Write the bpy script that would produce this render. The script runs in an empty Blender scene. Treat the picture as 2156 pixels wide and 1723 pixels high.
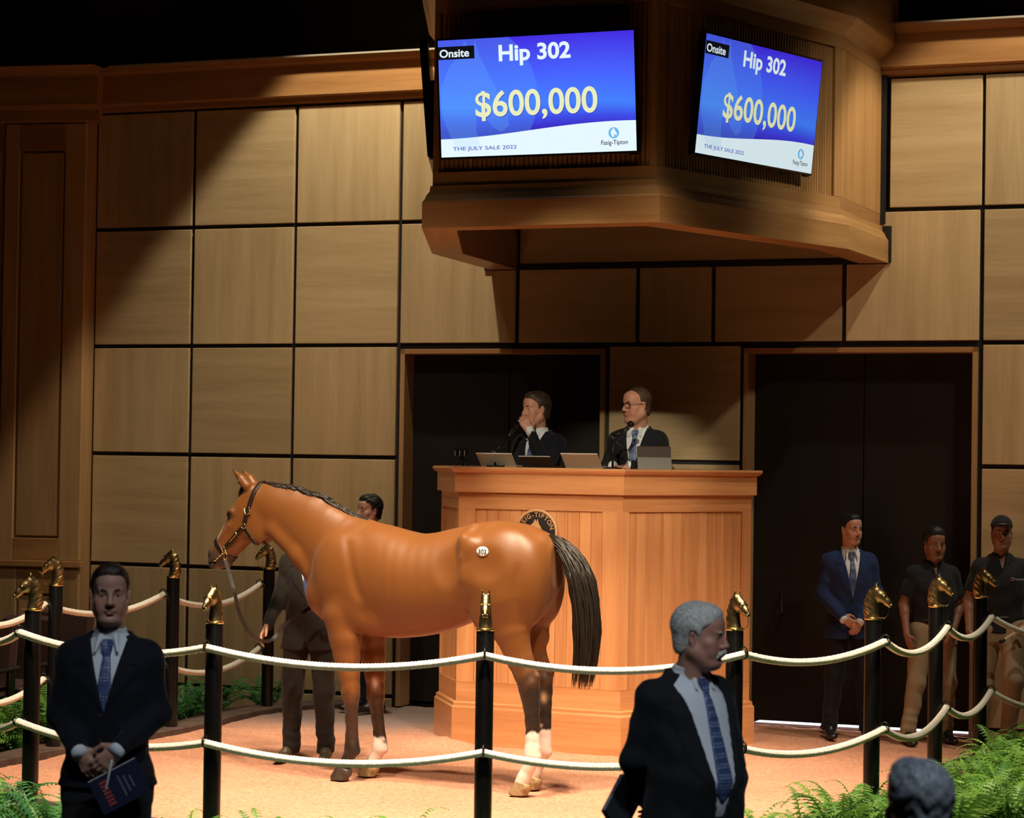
import bpy, bmesh, math, random
import numpy as np
from mathutils import Vector, Matrix, Quaternion
random.seed(7); np.random.seed(7)
scene = bpy.context.scene
COL = scene.collection

# ------------------------------------------------------------------ camera
FPX = 5000.0; CAMZ = 2.15
_ph = math.atan(101.5/FPX); _ro = 0.0145
_F = Vector((0, math.cos(_ph), math.sin(_ph))); _U0 = Vector((0, -math.sin(_ph), math.cos(_ph))); _R0 = Vector((1, 0, 0))
_R = math.cos(_ro)*_R0 + math.sin(_ro)*_U0
_U = math.cos(_ro)*_U0 - math.sin(_ro)*_R0
_C = Vector((0, 0, CAMZ))
cam_d = bpy.data.cameras.new('camera'); cam = bpy.data.objects.new('camera', cam_d); COL.objects.link(cam)
cam_d.sensor_width = 36.0; cam_d.lens = 36.0*FPX/2156.0; cam_d.clip_end = 100
cam.matrix_world = Matrix(((_R.x, _U.x, -_F.x, 0), (_R.y, _U.y, -_F.y, 0), (_R.z, _U.z, -_F.z, CAMZ), (0, 0, 0, 1)))
scene.camera = cam
cam_d.dof.use_dof = True; cam_d.dof.focus_distance = 16.0; cam_d.dof.aperture_fstop = 4.0

# ------------------------------------------------------------------ world, exposure
w = bpy.data.worlds.new('hall_air'); scene.world = w; w.use_nodes = True
w.node_tree.nodes['Background'].inputs[0].default_value = (0, 0, 0, 1)
w.node_tree.nodes['Background'].inputs[1].default_value = 0.0
scene.view_settings.view_transform = 'Standard'; scene.view_settings.look = 'None'
scene.view_settings.exposure = 0.0; scene.view_settings.gamma = 1.0
scene.view_settings.use_curve_mapping = False

# ------------------------------------------------------------------ stage and house lamps
def spot(name, loc, target, power, angle, blend, color, radius=0.12):
    l = bpy.data.lights.new(name, 'SPOT'); l.energy = power; l.spot_size = math.radians(angle); l.spot_blend = blend
    l.color = color; l.shadow_soft_size = radius
    o = bpy.data.objects.new(name, l); COL.objects.link(o); o.location = loc
    o.rotation_euler = (Vector(target)-Vector(loc)).to_track_quat('-Z', 'Y').to_euler()
    return o
WARM = (1.0, 0.83, 0.60); NEUT = (1.0, 0.90, 0.67); COOL = (0.80, 0.90, 1.0)
# the hall's ceiling spotlights, all above and outside the picture
LAMPS = [
 ('ring_spot_a_offscreen', (-2.4, 10.7, 7.6), (-1.0, 15.2, 0.0), 2000, 43, 0.35, WARM, 0.25),
 ('ring_spot_b_offscreen', (1.8, 10.7, 7.6), (0.6, 15.3, 0.0), 2350, 43, 0.35, WARM, 0.25),
 ('ring_top_a_offscreen', (-1.9, 12.9, 8.2), (-1.6, 14.9, 0.0), 3500, 56, 0.6, WARM, 0.3),
 ('ring_top_b_offscreen', (1.3, 12.8, 8.2), (0.7, 14.4, 0.0), 3400, 52, 0.6, WARM, 0.3),
 ('desk_spot_offscreen', (-1.8, 3.0, 8.1), (0.62, 17.9, 2.25), 5200, 6.6, 0.35, NEUT, 0.12),
 ('wall_spot_left_offscreen', (-3.0, 14.6, 7.6), (-2.0, 20.2, 0.9), 430, 44, 0.8, NEUT, 0.10),
 ('wall_wash_left_offscreen', (-1.05, 19.0, 7.5), (-1.25, 20.3, 3.0), 760, 62, 0.22, NEUT, 0.08),
 ('wall_spot_right_offscreen', (5.4, 13.5, 7.6), (2.8, 19.0, 2.4), 520, 42, 0.6, NEUT, 0.10),
 ('wall_wash_right_offscreen', (4.45, 16.9, 7.4), (3.75, 18.5, 2.8), 560, 60, 0.3, NEUT, 0.08),
 ('house_spot_a_offscreen', (-1.0, 3.6, 8.1), (-1.6, 9.6, 0.2), 420, 44, 0.7, COOL, 0.5),
 ('house_spot_b_offscreen', (2.0, 3.2, 8.1), (0.9, 9.0, 0.2), 1000, 48, 0.7, COOL, 0.5),
]
for a in LAMPS: spot(*a)
def area(name, loc, target, power, sx, sy, color):
    l = bpy.data.lights.new(name, 'AREA'); l.shape = 'RECTANGLE'; l.size = sx; l.size_y = sy; l.energy = power; l.color = color
    o = bpy.data.objects.new(name, l); COL.objects.link(o); o.location = loc
    o.rotation_euler = (Vector(target)-Vector(loc)).to_track_quat('-Z', 'Y').to_euler(); return o

# ------------------------------------------------------------------ helpers: rays, objects
def ray(u, v): return _F + (u-1078)/FPX*_R - (v-861.5)/FPX*_U
def at_y(u, v, y): d = ray(u, v); return _C + d*(y/d.y)
def at_z(u, v, z): d = ray(u, v); return _C + d*((z-CAMZ)/d.z)
def at_plane(u, v, p, n):
    d = ray(u, v); p = Vector(p); n = Vector(n); return _C + d*((p-_C).dot(n)/d.dot(n))

def tag(o, label=None, cat=None, group=None, kind=None):
    if label: o['label'] = label
    if cat: o['category'] = cat
    if group: o['group'] = group
    if kind: o['kind'] = kind
    return o
def empty(name, loc=(0, 0, 0), rz=0.0, parent=None):
    o = bpy.data.objects.new(name, None); COL.objects.link(o); o.location = loc; o.rotation_euler = (0, 0, rz); o.parent = parent
    o.empty_display_size = 0.1
    return o
def link(name, me, mat=None, parent=None, loc=None, rot=None, scale=None):
    if mat is not None and len(me.materials) == 0: me.materials.append(mat)
    o = bpy.data.objects.new(name, me); COL.objects.link(o); o.parent = parent
    if loc is not None: o.location = loc
    if rot is not None: o.rotation_euler = rot
    if scale is not None: o.scale = scale
    return o
def np_mesh(name, V, Q, smooth=True, colors=None):
    me = bpy.data.meshes.new(name)
    V = np.asarray(V, np.float32); Q = np.asarray(Q, np.int32)
    n = Q.shape[1]
    me.vertices.add(len(V)); me.vertices.foreach_set('co', V.ravel())
    me.loops.add(Q.size); me.loops.foreach_set('vertex_index', Q.ravel())
    me.polygons.add(len(Q)); me.polygons.foreach_set('loop_start', np.arange(0, Q.size, n, dtype=np.int32))
    me.polygons.foreach_set('loop_total', np.full(len(Q), n, np.int32))
    me.polygons.foreach_set('use_smooth', np.full(len(Q), smooth, bool))
    me.update(calc_edges=True)
    if colors is not None:
        a = me.color_attributes.new('tint', 'FLOAT_COLOR', 'POINT')
        c = np.ones((len(V), 4), np.float32); c[:, :3] = colors
        a.data.foreach_set('color', c.ravel())
    return me
class MB:
    """collects verts and faces for one mesh part"""
    def __init__(s): s.v = []; s.f = []
    def add(s, vs, fs):
        b = len(s.v); s.v += [tuple(x) for x in vs]; s.f += [tuple(i+b for i in f) for f in fs]; return s
    def box(s, c, d, M=None, bev=0.0):
        x, y, z = d[0]/2, d[1]/2, d[2]/2
        if bev > 0:
            b = min(bev, x*.9, y*.9, z*.9)
            vs = []
            for sx in (-1, 1):
                for sy in (-1, 1):
                    for sz in (-1, 1):
                        vs += [(sx*(x-b), sy*(y-b), sz*z), (sx*(x-b), sy*y, sz*(z-b)), (sx*x, sy*(y-b), sz*(z-b))]
            bm = bmesh.new(); bv = [bm.verts.new(v) for v in vs]
            r = bmesh.ops.convex_hull(bm, input=bv); bm.verts.index_update()
            fs = [[v.index for v in f.verts] for f in bm.faces]; vs = [v.co.copy() for v in bm.verts]; bm.free()
        else:
            vs = [(i*x, j*y, k*z) for i in (-1, 1) for j in (-1, 1) for k in (-1, 1)]
            fs = [(0, 1, 3, 2), (4, 6, 7, 5), (0, 4, 5, 1), (2, 3, 7, 6), (0, 2, 6, 4), (1, 5, 7, 3)]
        c = Vector(c)
        vs = [(M @ Vector(v) if M else Vector(v)) + c for v in vs]
        return s.add(vs, fs)
    def prism(s, poly, z0, z1):
        n = len(poly); vs = [(p[0], p[1], z0) for p in poly] + [(p[0], p[1], z1) for p in poly]
        fs = [tuple(range(n-1, -1, -1)), tuple(range(n, 2*n))] + [(i, (i+1) % n, n+(i+1) % n, n+i) for i in range(n)]
        return s.add(vs, fs)
    def lathe(s, prof, n=24, c=(0, 0, 0), M=None):
        vs = []; m = len(prof); c = Vector(c)
        for i in range(n):
            a = 2*math.pi*i/n
            for r, z in prof:
                p = Vector((r*math.cos(a), r*math.sin(a), z)); vs.append((M @ p if M else p)+c)
        fs = []
        for i in range(n):
            for j in range(m-1):
                a = i*m+j; b = ((i+1) % n)*m+j; fs.append((a, b, b+1, a+1))
        fs.append(tuple(i*m for i in range(n-1, -1, -1))); fs.append(tuple(i*m+m-1 for i in range(n)))
        return s.add(vs, fs)
    def tube(s, pts, r, n=8, closed=False, flat=None):
        """round tube; flat=(dir, factor) squashes the section"""
        pts = [Vector(p) for p in pts]; N = len(pts); rs = r if isinstance(r, (list, tuple)) else [r]*N
        vs = []; up = None
        for i, p in enumerate(pts):
            if closed: t = pts[(i+1) % N]-pts[i-1]
            else: t = pts[min(i+1, N-1)]-pts[max(i-1, 0)]
            t.normalize()
            if up is None:
                up = Vector((0, 0, 1)) if abs(t.z) < .9 else Vector((1, 0, 0))
            x = up.cross(t); x.normalize(); y = t.cross(x); up = y
            for k in range(n):
                a = 2*math.pi*k/n; o = (x*math.cos(a)+y*math.sin(a))*rs[i]
                if flat: d = Vector(flat[0]); o = o + d*(o.dot(d))*(flat[1]-1)
                vs.append(p+o)
        fs = []
        for i in range(N if closed else N-1):
            for k in range(n):
                a = i*n+k; b = i*n+(k+1) % n; c2 = ((i+1) % N)*n+(k+1) % n; d2 = ((i+1) % N)*n+k
                fs.append((a, b, c2, d2))
        if not closed:
            fs.append(tuple(range(n-1, -1, -1))); fs.append(tuple((N-1)*n+k for k in range(n)))
        return s.add(vs, fs)
    def sphere(s, c, r, nu=16, nv=10, M=None):
        r = r if isinstance(r, (tuple, list)) else (r, r, r); c = Vector(c)
        vs = []; fs = []
        for j in range(nv+1):
            ph = math.pi*j/nv
            for i in range(nu):
                th = 2*math.pi*i/nu
                p = Vector((r[0]*math.sin(ph)*math.cos(th), r[1]*math.sin(ph)*math.sin(th), r[2]*math.cos(ph)))
                vs.append((M @ p if M else p)+c)
        for j in range(nv):
            for i in range(nu):
                a = j*nu+i; b = j*nu+(i+1) % nu; fs.append((a, a+nu, b+nu, b))
        return s.add(vs, fs)
    def mesh(s, name, smooth=False):
        me = bpy.data.meshes.new(name); me.from_pydata(s.v, [], s.f); me.validate()
        if smooth:
            me.polygons.foreach_set('use_smooth', [True]*len(me.polygons))
        bm = bmesh.new(); bm.from_mesh(me); bmesh.ops.remove_doubles(bm, verts=bm.verts, dist=1e-6); bmesh.ops.recalc_face_normals(bm, faces=bm.faces)
        bm.to_mesh(me); bm.free(); me.update(); return me
    def build(s, name, mat, parent=None, smooth=False, **k):
        return link(name, s.mesh(name, smooth), mat, parent, **k)
def auto_smooth(o, deg=35):
    me = o.data; me.polygons.foreach_set('use_smooth', [True]*len(me.polygons))
    bm = bmesh.new(); bm.from_mesh(me)
    for e in bm.edges:
        if len(e.link_faces) == 2 and e.calc_face_angle(0) > math.radians(deg): e.smooth = False
    bm.to_mesh(me); bm.free(); return o
def copy_tree(o, parent=None):
    c = o.copy(); COL.objects.link(c); c.parent = parent
    for ch in list(o.children): copy_tree(ch, c)
    return c

# ------------------------------------------------------------------ materials
def nodes(name):
    m = bpy.data.materials.new(name); m.use_nodes = True; nt = m.node_tree
    return m, nt, nt.nodes['Principled BSDF']
def plain(name, col, rough=.5, metal=0.0, spec=.5, noise=0.0, nscale=30.0, bump=0.0, sheen=0.0, coat=0.0):
    m, nt, b = nodes(name)
    b.inputs['Base Color'].default_value = (*col, 1); b.inputs['Roughness'].default_value = rough
    b.inputs['Metallic'].default_value = metal; b.inputs['Specular IOR Level'].default_value = spec
    b.inputs['Sheen Weight'].default_value = sheen; b.inputs['Coat Weight'].default_value = coat
    if noise or bump:
        tc = nt.nodes.new('ShaderNodeTexCoord'); nz = nt.nodes.new('ShaderNodeTexNoise')
        nz.inputs['Scale'].default_value = nscale; nz.inputs['Detail'].default_value = 4
        nt.links.new(tc.outputs['Object'], nz.inputs['Vector'])
        if noise:
            r = nt.nodes.new('ShaderNodeValToRGB')
            r.color_ramp.elements[0].position = .3; r.color_ramp.elements[1].position = .7
            r.color_ramp.elements[0].color = (*[c*(1-noise) for c in col], 1); r.color_ramp.elements[1].color = (*[min(1, c*(1+noise)) for c in col], 1)
            nt.links.new(nz.outputs['Fac'], r.inputs['Fac']); nt.links.new(r.outputs['Color'], b.inputs['Base Color'])
        if bump:
            bp = nt.nodes.new('ShaderNodeBump'); bp.inputs['Strength'].default_value = bump; bp.inputs['Distance'].default_value = .01
            nt.links.new(nz.outputs['Fac'], bp.inputs['Height']); nt.links.new(bp.outputs['Normal'], b.inputs['Normal'])
    return m
def wood(name, c1, c2, axis='z', rough=.42, scale=1.0, var=.22, spec=.4):
    """straight-grained veneer; axis = grain direction in object space, per-object tone"""
    m, nt, b = nodes(name); N = nt.nodes; L = nt.links
    tc = N.new('ShaderNodeTexCoord'); oi = N.new('ShaderNodeObjectInfo')
    mp = N.new('ShaderNodeMapping')
    s = {'z': (9, 9, .55), 'x': (.55, 9, 9), 'y': (9, .55, 9)}[axis]
    mp.inputs['Scale'].default_value = [k*scale for k in s]
    ad = N.new('ShaderNodeVectorMath'); ad.operation = 'ADD'
    ml = N.new('ShaderNodeMath'); ml.operation = 'MULTIPLY'; ml.inputs[1].default_value = 37.0
    L.new(oi.outputs['Random'], ml.inputs[0]); L.new(tc.outputs['Object'], ad.inputs[0]); L.new(ml.outputs[0], ad.inputs[1])
    L.new(ad.outputs[0], mp.inputs['Vector'])
    n1 = N.new('ShaderNodeTexNoise'); n1.inputs['Scale'].default_value = 1.0; n1.inputs['Detail'].default_value = 5; n1.inputs['Roughness'].default_value = .55
    L.new(mp.outputs[0], n1.inputs['Vector'])
    n2 = N.new('ShaderNodeTexNoise'); n2.inputs['Scale'].default_value = 6.0; n2.inputs['Detail'].default_value = 3
    L.new(mp.outputs[0], n2.inputs['Vector'])
    mx = N.new('ShaderNodeMath'); mx.operation = 'MULTIPLY_ADD'; mx.inputs[1].default_value = .35
    L.new(n2.outputs['Fac'], mx.inputs[0]); L.new(n1.outputs['Fac'], mx.inputs[2])
    r = N.new('ShaderNodeValToRGB'); r.color_ramp.elements[0].position = .42; r.color_ramp.elements[1].position = .86
    r.color_ramp.elements[0].color = (*c1, 1); r.color_ramp.elements[1].color = (*c2, 1)
    L.new(mx.outputs[0], r.inputs['Fac'])
    hs = N.new('ShaderNodeHueSaturation')
    mr = N.new('ShaderNodeMapRange'); mr.inputs['To Min'].default_value = 1-var; mr.inputs['To Max'].default_value = 1+var*.7
    L.new(oi.outputs['Random'], mr.inputs['Value']); L.new(mr.outputs[0], hs.inputs['Value']); L.new(r.outputs['Color'], hs.inputs['Color'])
    L.new(hs.outputs[0], b.inputs['Base Color'])
    b.inputs['Roughness'].default_value = rough; b.inputs['Specular IOR Level'].default_value = spec
    bp = N.new('ShaderNodeBump'); bp.inputs['Strength'].default_value = .08; bp.inputs['Distance'].default_value = .004
    L.new(n2.outputs['Fac'], bp.inputs['Height']); L.new(bp.outputs['Normal'], b.inputs['Normal'])
    return m
def vcol_mat(name, rough=.5, spec=.4, sss=0.0, bump=0.0, nscale=60.0, coat=0.0, sheen=0.0, mottle=0.0):
    m, nt, b = nodes(name); N = nt.nodes; L = nt.links
    a = N.new('ShaderNodeAttribute'); a.attribute_name = 'tint'
    src = a.outputs['Color']
    tc = N.new('ShaderNodeTexCoord'); nz = N.new('ShaderNodeTexNoise'); nz.inputs['Scale'].default_value = nscale; nz.inputs['Detail'].default_value = 4
    L.new(tc.outputs['Object'], nz.inputs['Vector'])
    if mottle:
        hs = N.new('ShaderNodeHueSaturation'); mr = N.new('ShaderNodeMapRange')
        mr.inputs['From Min'].default_value = .3; mr.inputs['From Max'].default_value = .7; mr.inputs['To Min'].default_value = 1-mottle; mr.inputs['To Max'].default_value = 1+mottle
        L.new(nz.outputs['Fac'], mr.inputs['Value']); L.new(mr.outputs[0], hs.inputs['Value']); L.new(src, hs.inputs['Color']); src = hs.outputs[0]
    L.new(src, b.inputs['Base Color'])
    b.inputs['Roughness'].default_value = rough; b.inputs['Specular IOR Level'].default_value = spec
    b.inputs['Coat Weight'].default_value = coat; b.inputs['Sheen Weight'].default_value = sheen
    if sss: b.inputs['Subsurface Weight'].default_value = sss; b.inputs['Subsurface Radius'].default_value = (.02, .008, .004); b.inputs['Subsurface Scale'].default_value = .3
    if bump:
        bp = N.new('ShaderNodeBump'); bp.inputs['Strength'].default_value = bump; bp.inputs['Distance'].default_value = .004
        L.new(nz.outputs['Fac'], bp.inputs['Height']); L.new(bp.outputs['Normal'], b.inputs['Normal'])
    return m

M = {}
M['maple_v'] = wood('maple_upright_grain', (.43, .295, .15), (.57, .41, .225), 'z', var=.16)
M['maple_h'] = wood('maple_level_grain', (.43, .295, .15), (.57, .41, .225), 'x', var=.16)
M['trim_wood'] = wood('trim_wood', (.30, .135, .045), (.44, .22, .085), 'x', rough=.4, var=.1)
M['trim_wood_v'] = wood('trim_wood_upright', (.36, .20, .085), (.50, .30, .14), 'z', rough=.4, var=.1)
M['desk_wood'] = wood('desk_wood', (.44, .175, .066), (.63, .295, .125), 'z', rough=.33, var=.07, spec=.5)
M['desk_wood_h'] = wood('desk_wood_level', (.44, .175, .066), (.63, .295, .125), 'x', rough=.30, var=.10, spec=.5)
M['bay_wood'] = wood('bay_wood', (.34, .16, .055), (.50, .27, .105), 'z', rough=.4, var=.14)
M['bay_wood_h'] = wood('bay_wood_level', (.34, .16, .055), (.50, .27, .105), 'x', rough=.36, var=.08)
M['black_gap'] = plain('black_backing', (.006, .006, .007), .6)
M['void'] = plain('dark_paint', (.012, .009, .007), .9, spec=.1)
M['door'] = plain('dark_door_laminate', (.011, .0085, .008), .5, spec=.3, noise=.15, nscale=3)
M['black_metal'] = plain('black_enamel', (.005, .0045, .0045), .28, spec=.35)
M['black_plastic'] = plain('black_plastic', (.012, .012, .014), .35)
M['gold'] = plain('bronze_gold', (.31, .225, .105), .36, metal=1.0, noise=.35, nscale=22)
M['brass'] = plain('brass', (.80, .55, .22), .25, metal=1.0)
M['rope'] = plain('cotton_rope', (.74, .70, .62), .85, spec=.1, noise=.12, nscale=70, bump=.4)
M['kerb'] = wood('kerb_rubber_wood', (.050, .030, .024), (.105, .066, .052), 'x', rough=.7, var=.12)
M['leather'] = plain('dark_leather', (.016, .009, .007), .38, noise=.2, nscale=40, bump=.15)
M['glass_black'] = plain('screen_bezel', (.006, .006, .007), .2)
M['silver'] = plain('silver_shell', (.52, .47, .38), .4, metal=.15)
M['white_plastic'] = plain('white_plastic', (.8, .8, .78), .4)
M['floor_dark'] = plain('dark_carpet', (.030, .018, .014), .95, spec=.1, noise=.3, nscale=40)
M['white_shirt'] = plain('white_cotton', (.72, .74, .78), .8, spec=.2, bump=.08, nscale=30)
def suit(name, col, rough=.85): return plain(name, col, rough, spec=.25, noise=.10, nscale=120, bump=.10, sheen=.06)
M['navy'] = suit('navy_wool', (.0058, .0062, .012))
M['blue_suit'] = suit('blue_wool', (.012, .026, .095))
M['black_suit'] = suit('near_black_wool', (.008, .009, .012))
M['brown_suit'] = suit('charcoal_brown_wool', (.016, .0125, .0105))
M['charcoal'] = suit('charcoal_wool', (.016, .015, .015))
M['dark_trouser'] = suit('dark_navy_wool', (.009, .009, .014))
M['khaki'] = suit('khaki_cotton', (.30, .235, .145))
M['polo'] = suit('black_pique', (.010, .012, .016))
M['denim'] = suit('dark_denim', (.012, .018, .040))
M['shoe_black'] = plain('black_shoe_leather', (.010, .009, .009), .35, spec=.5)
M['shoe_brown'] = plain('worn_brown_leather', (.085, .065, .035), .5, noise=.3, nscale=30)
M['book_navy'] = plain('navy_cover', (.010, .012, .035), .35)
M['book_black'] = plain('dark_grey_cover', (.03, .032, .036), .5)
M['paper'] = plain('paper', (.75, .74, .70), .8)
M['red_print'] = plain('red_print', (.35, .03, .02), .6)
M['skin_eye'] = plain('eye_white', (.55, .52, .48), .25)
M['iris'] = plain('dark_iris', (.02, .015, .01), .15)
M['horse_eye'] = plain('horse_eye', (.012, .007, .004), .08)

# ------------------------------------------------------------------ implicit surfaces (for bodies and clothes)
def smin(a, b, k):
    if k <= 0: return np.minimum(a, b)
    h = np.maximum(k-np.abs(a-b), 0)/k
    return np.minimum(a, b)-h*h*k*.25
class Field:
    def __init__(s, lo, hi, h):
        s.h = h; s.lo = np.array(lo, np.float32)
        n = np.ceil((np.array(hi)-np.array(lo))/h).astype(int)+1
        s.ax = [s.lo[i]+h*np.arange(n[i], dtype=np.float32) for i in range(3)]
        s.F = np.full(tuple(n), .5, np.float32); s.tfR = np.eye(3); s.tft = np.zeros(3); s.tfs = 1.0
        s.off = 0.0
    def tf(s, R=None, t=None, sc=1.0):
        s.tfR = np.eye(3) if R is None else np.array(R, float); s.tft = np.zeros(3) if t is None else np.array(t, float); s.tfs = sc
    def pt(s, p): return s.tft+s.tfR @ (np.array(p, float)*s.tfs)
    def sub(s, lo, hi):
        sl = []
        for i in range(3):
            a = max(0, int((lo[i]-s.lo[i])/s.h)-1); b = min(len(s.ax[i]), int((hi[i]-s.lo[i])/s.h)+3)
            if b <= a: return None
            sl.append(slice(a, b))
        g = (s.ax[0][sl[0]][:, None, None], s.ax[1][sl[1]][None, :, None], s.ax[2][sl[2]][None, None, :])
        return tuple(sl), g
    def put(s, sl, d, k, op):
        if op == 'add': s.F[sl] = smin(s.F[sl], d, k)
        else: s.F[sl] = -smin(-s.F[sl], d, k)          # subtract
    def cone(s, a, b, ra, rb, k=.02, sq=None, op='add'):
        """tapered capsule; sq=(direction, scale_at_a, scale_at_b) makes the section elliptic"""
        a = s.pt(a); b = s.pt(b); ra = ra*s.tfs+s.off; rb = rb*s.tfs+s.off; k = k*s.tfs
        mx = max(ra, rb)*max(1.0, *(sq[1:] if sq else (1,)))+k+2*s.h
        r = s.sub(np.minimum(a, b)-mx, np.maximum(a, b)+mx)
        if r is None: return s
        sl, (X, Y, Z) = r
        d = b-a; dd = max(float(d @ d), 1e-9)
        px, py, pz = X-a[0], Y-a[1], Z-a[2]
        t = np.clip((px*d[0]+py*d[1]+pz*d[2])/dd, 0, 1)
        vx, vy, vz = px-t*d[0], py-t*d[1], pz-t*d[2]
        l2 = vx*vx+vy*vy+vz*vz
        if sq:
            n = s.tfR @ np.array(sq[0], float); n = n/np.linalg.norm(n)
            sc = sq[1]+(sq[2]-sq[1])*t
            q = vx*n[0]+vy*n[1]+vz*n[2]
            l2 = l2+q*q*(1/(sc*sc)-1)
            ds = (np.sqrt(np.maximum(l2, 0))-(ra+(rb-ra)*t))*np.minimum(sc, 1.0)**.5
        else: ds = np.sqrt(l2)-(ra+(rb-ra)*t)
        s.put(sl, ds.astype(np.float32), k, op); return s
    def chain(s, pts, k=.02, dirn=None):
        """pts: list of (point, r[, squash])"""
        for p, q in zip(pts[:-1], pts[1:]):
            s.cone(p[0], q[0], p[1], q[1], k, (dirn, p[2], q[2]) if dirn is not None else None)
        return s
    def ell(s, c, r, k=.02, R=None, op='add'):
        c = s.pt(c); r = np.array(r, float)*s.tfs+s.off; k = k*s.tfs
        Rm = s.tfR if R is None else s.tfR @ np.array(R, float)
        mx = r.max()+k+2*s.h
        q = s.sub(c-mx, c+mx)
        if q is None: return s
        sl, (X, Y, Z) = q
        px, py, pz = X-c[0], Y-c[1], Z-c[2]
        l = [(px*Rm[0, i]+py*Rm[1, i]+pz*Rm[2, i]) for i in range(3)]
        k0 = np.sqrt(sum((l[i]/r[i])**2 for i in range(3))); k1 = np.sqrt(sum((l[i]/(r[i]*r[i]))**2 for i in range(3)))
        d = k0*(k0-1)/np.maximum(k1, 1e-6)
        s.put(sl, d.astype(np.float32), k, op); return s
    def loft(s, axis, st, k=.02, p=2.0, ends=True):
        """stack of elliptic sections along an axis ('x' or 'z'): rows (t, ca, cb, ra, rb); cross axes in order"""
        st = np.array(st, float); t0, t1 = st[0, 0], st[-1, 0]
        i = {'x': 0, 'z': 2}[axis]; j, m = [q for q in range(3) if q != i]
        lo = np.zeros(3); hi = np.zeros(3); e = s.off
        lo[i], hi[i] = t0-k-2*s.h-e, t1+k+2*s.h+e
        for q, ci, ri in ((j, 1, 3), (m, 2, 4)):
            lo[q] = (st[:, ci]-st[:, ri]).min()-k-e-2*s.h-.02; hi[q] = (st[:, ci]+st[:, ri]).max()+k+e+2*s.h+.02
        r = s.sub(lo, hi)
        if r is None: return s
        sl, G = r
        t = s.ax[i][sl[i]]
        # catmull-like smooth interpolation
        fine = np.linspace(t0, t1, 200); cols = []
        for c in range(1, 5):
            y = np.interp(fine, st[:, 0], st[:, c])
            ker = np.hanning(17); ker /= ker.sum(); yp = np.pad(y, 8, mode='edge'); yp = np.convolve(yp, ker, 'valid')
            cols.append(np.interp(t, fine, yp))
        sh = [1, 1, 1]; sh[i] = -1
        ca, cb, ra, rb = [c.reshape(sh).astype(np.float32) for c in cols]
        ra = ra+e; rb = rb+e
        A = np.abs(G[j]-ca)/ra; B = np.abs(G[m]-cb)/rb
        q = (A**p+B**p)**(1/p)
        d = (q-1)*np.minimum(ra, rb)
        T = G[i]
        if ends: d = np.maximum(d, np.maximum(t0-e-T, T-t1-e))
        s.put(sl, d.astype(np.float32), k, 'add'); return s
    def grids(s): return s.ax[0][:, None, None], s.ax[1][None, :, None], s.ax[2][None, None, :]
    def mesh(s, smooth=1, F=None):
        F = s.F if F is None else F
        F = F.copy()
        for a in range(3):
            idx = [slice(None)]*3
            for e in (0, -1): idx[a] = e; F[tuple(idx)] = np.maximum(F[tuple(idx)], .001)
        ins = F < 0
        c = np.zeros(tuple(n-1 for n in F.shape), np.uint8)
        for i in (0, 1):
            for j in (0, 1):
                for k in (0, 1):
                    c += ins[i:F.shape[0]-1+i, j:F.shape[1]-1+j, k:F.shape[2]-1+k]
        act = np.argwhere((c > 0) & (c < 8))
        idx = np.full(c.shape, -1, np.int32); idx[act[:, 0], act[:, 1], act[:, 2]] = np.arange(len(act))
        P = np.zeros((len(act), 3), np.float32); W = np.zeros(len(act), np.float32)
        off = [(i, j, k) for i in (0, 1) for j in (0, 1) for k in (0, 1)]
        val = {o: F[act[:, 0]+o[0], act[:, 1]+o[1], act[:, 2]+o[2]] for o in off}
        for o in off:
            for a in range(3):
                if o[a] == 0:
                    o2 = list(o); o2[a] = 1; o2 = tuple(o2)
                    v0, v1 = val[o], val[o2]; cr = (v0 < 0) != (v1 < 0)
                    t = np.where(cr, v0/np.where(cr, v0-v1, 1), 0)
                    q = np.array(o, np.float32)[None, :].repeat(len(act), 0); q[:, a] = t
                    P += q*cr[:, None]; W += cr
        V = s.lo+(act+P/np.maximum(W, 1)[:, None])*s.h
        quads = []
        for a in range(3):
            b, d = (a+1) % 3, (a+2) % 3
            s0 = [slice(None)]*3; s1 = [slice(None)]*3; s0[a] = slice(0, -1); s1[a] = slice(1, None)
            cr = ins[tuple(s0)] != ins[tuple(s1)]
            e = np.argwhere(cr)
            e = e[(e[:, b] > 0) & (e[:, d] > 0) & (e[:, b] < F.shape[b]-1) & (e[:, d] < F.shape[d]-1)]
            fl = ins[e[:, 0], e[:, 1], e[:, 2]]
            vs = []
            for (x, y) in ((-1, -1), (0, -1), (0, 0), (-1, 0)):
                q = e.copy(); q[:, b] += x; q[:, d] += y; vs.append(idx[q[:, 0], q[:, 1], q[:, 2]])
            Q = np.stack(vs, 1); Q[~fl] = Q[~fl][:, ::-1]; quads.append(Q)
        Q = np.concatenate(quads); Q = Q[(Q >= 0).all(1)]
        V = lap(V, Q, smooth)
        return V, Q
def lap(V, Q, n, w=.5):
    if n <= 0 or len(Q) == 0: return V
    e = np.concatenate([Q[:, [0, 1]], Q[:, [1, 2]], Q[:, [2, 3]], Q[:, [3, 0]]])
    N = len(V); deg = np.maximum(np.bincount(e[:, 0], minlength=N)+np.bincount(e[:, 1], minlength=N), 1)
    for _ in range(n):
        A = np.zeros_like(V)
        for c in range(3):
            A[:, c] = np.bincount(e[:, 0], V[e[:, 1], c], N)+np.bincount(e[:, 1], V[e[:, 0], c], N)
        V = V*(1-w)+w*A/deg[:, None]
    return V.astype(np.float32)
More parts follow.
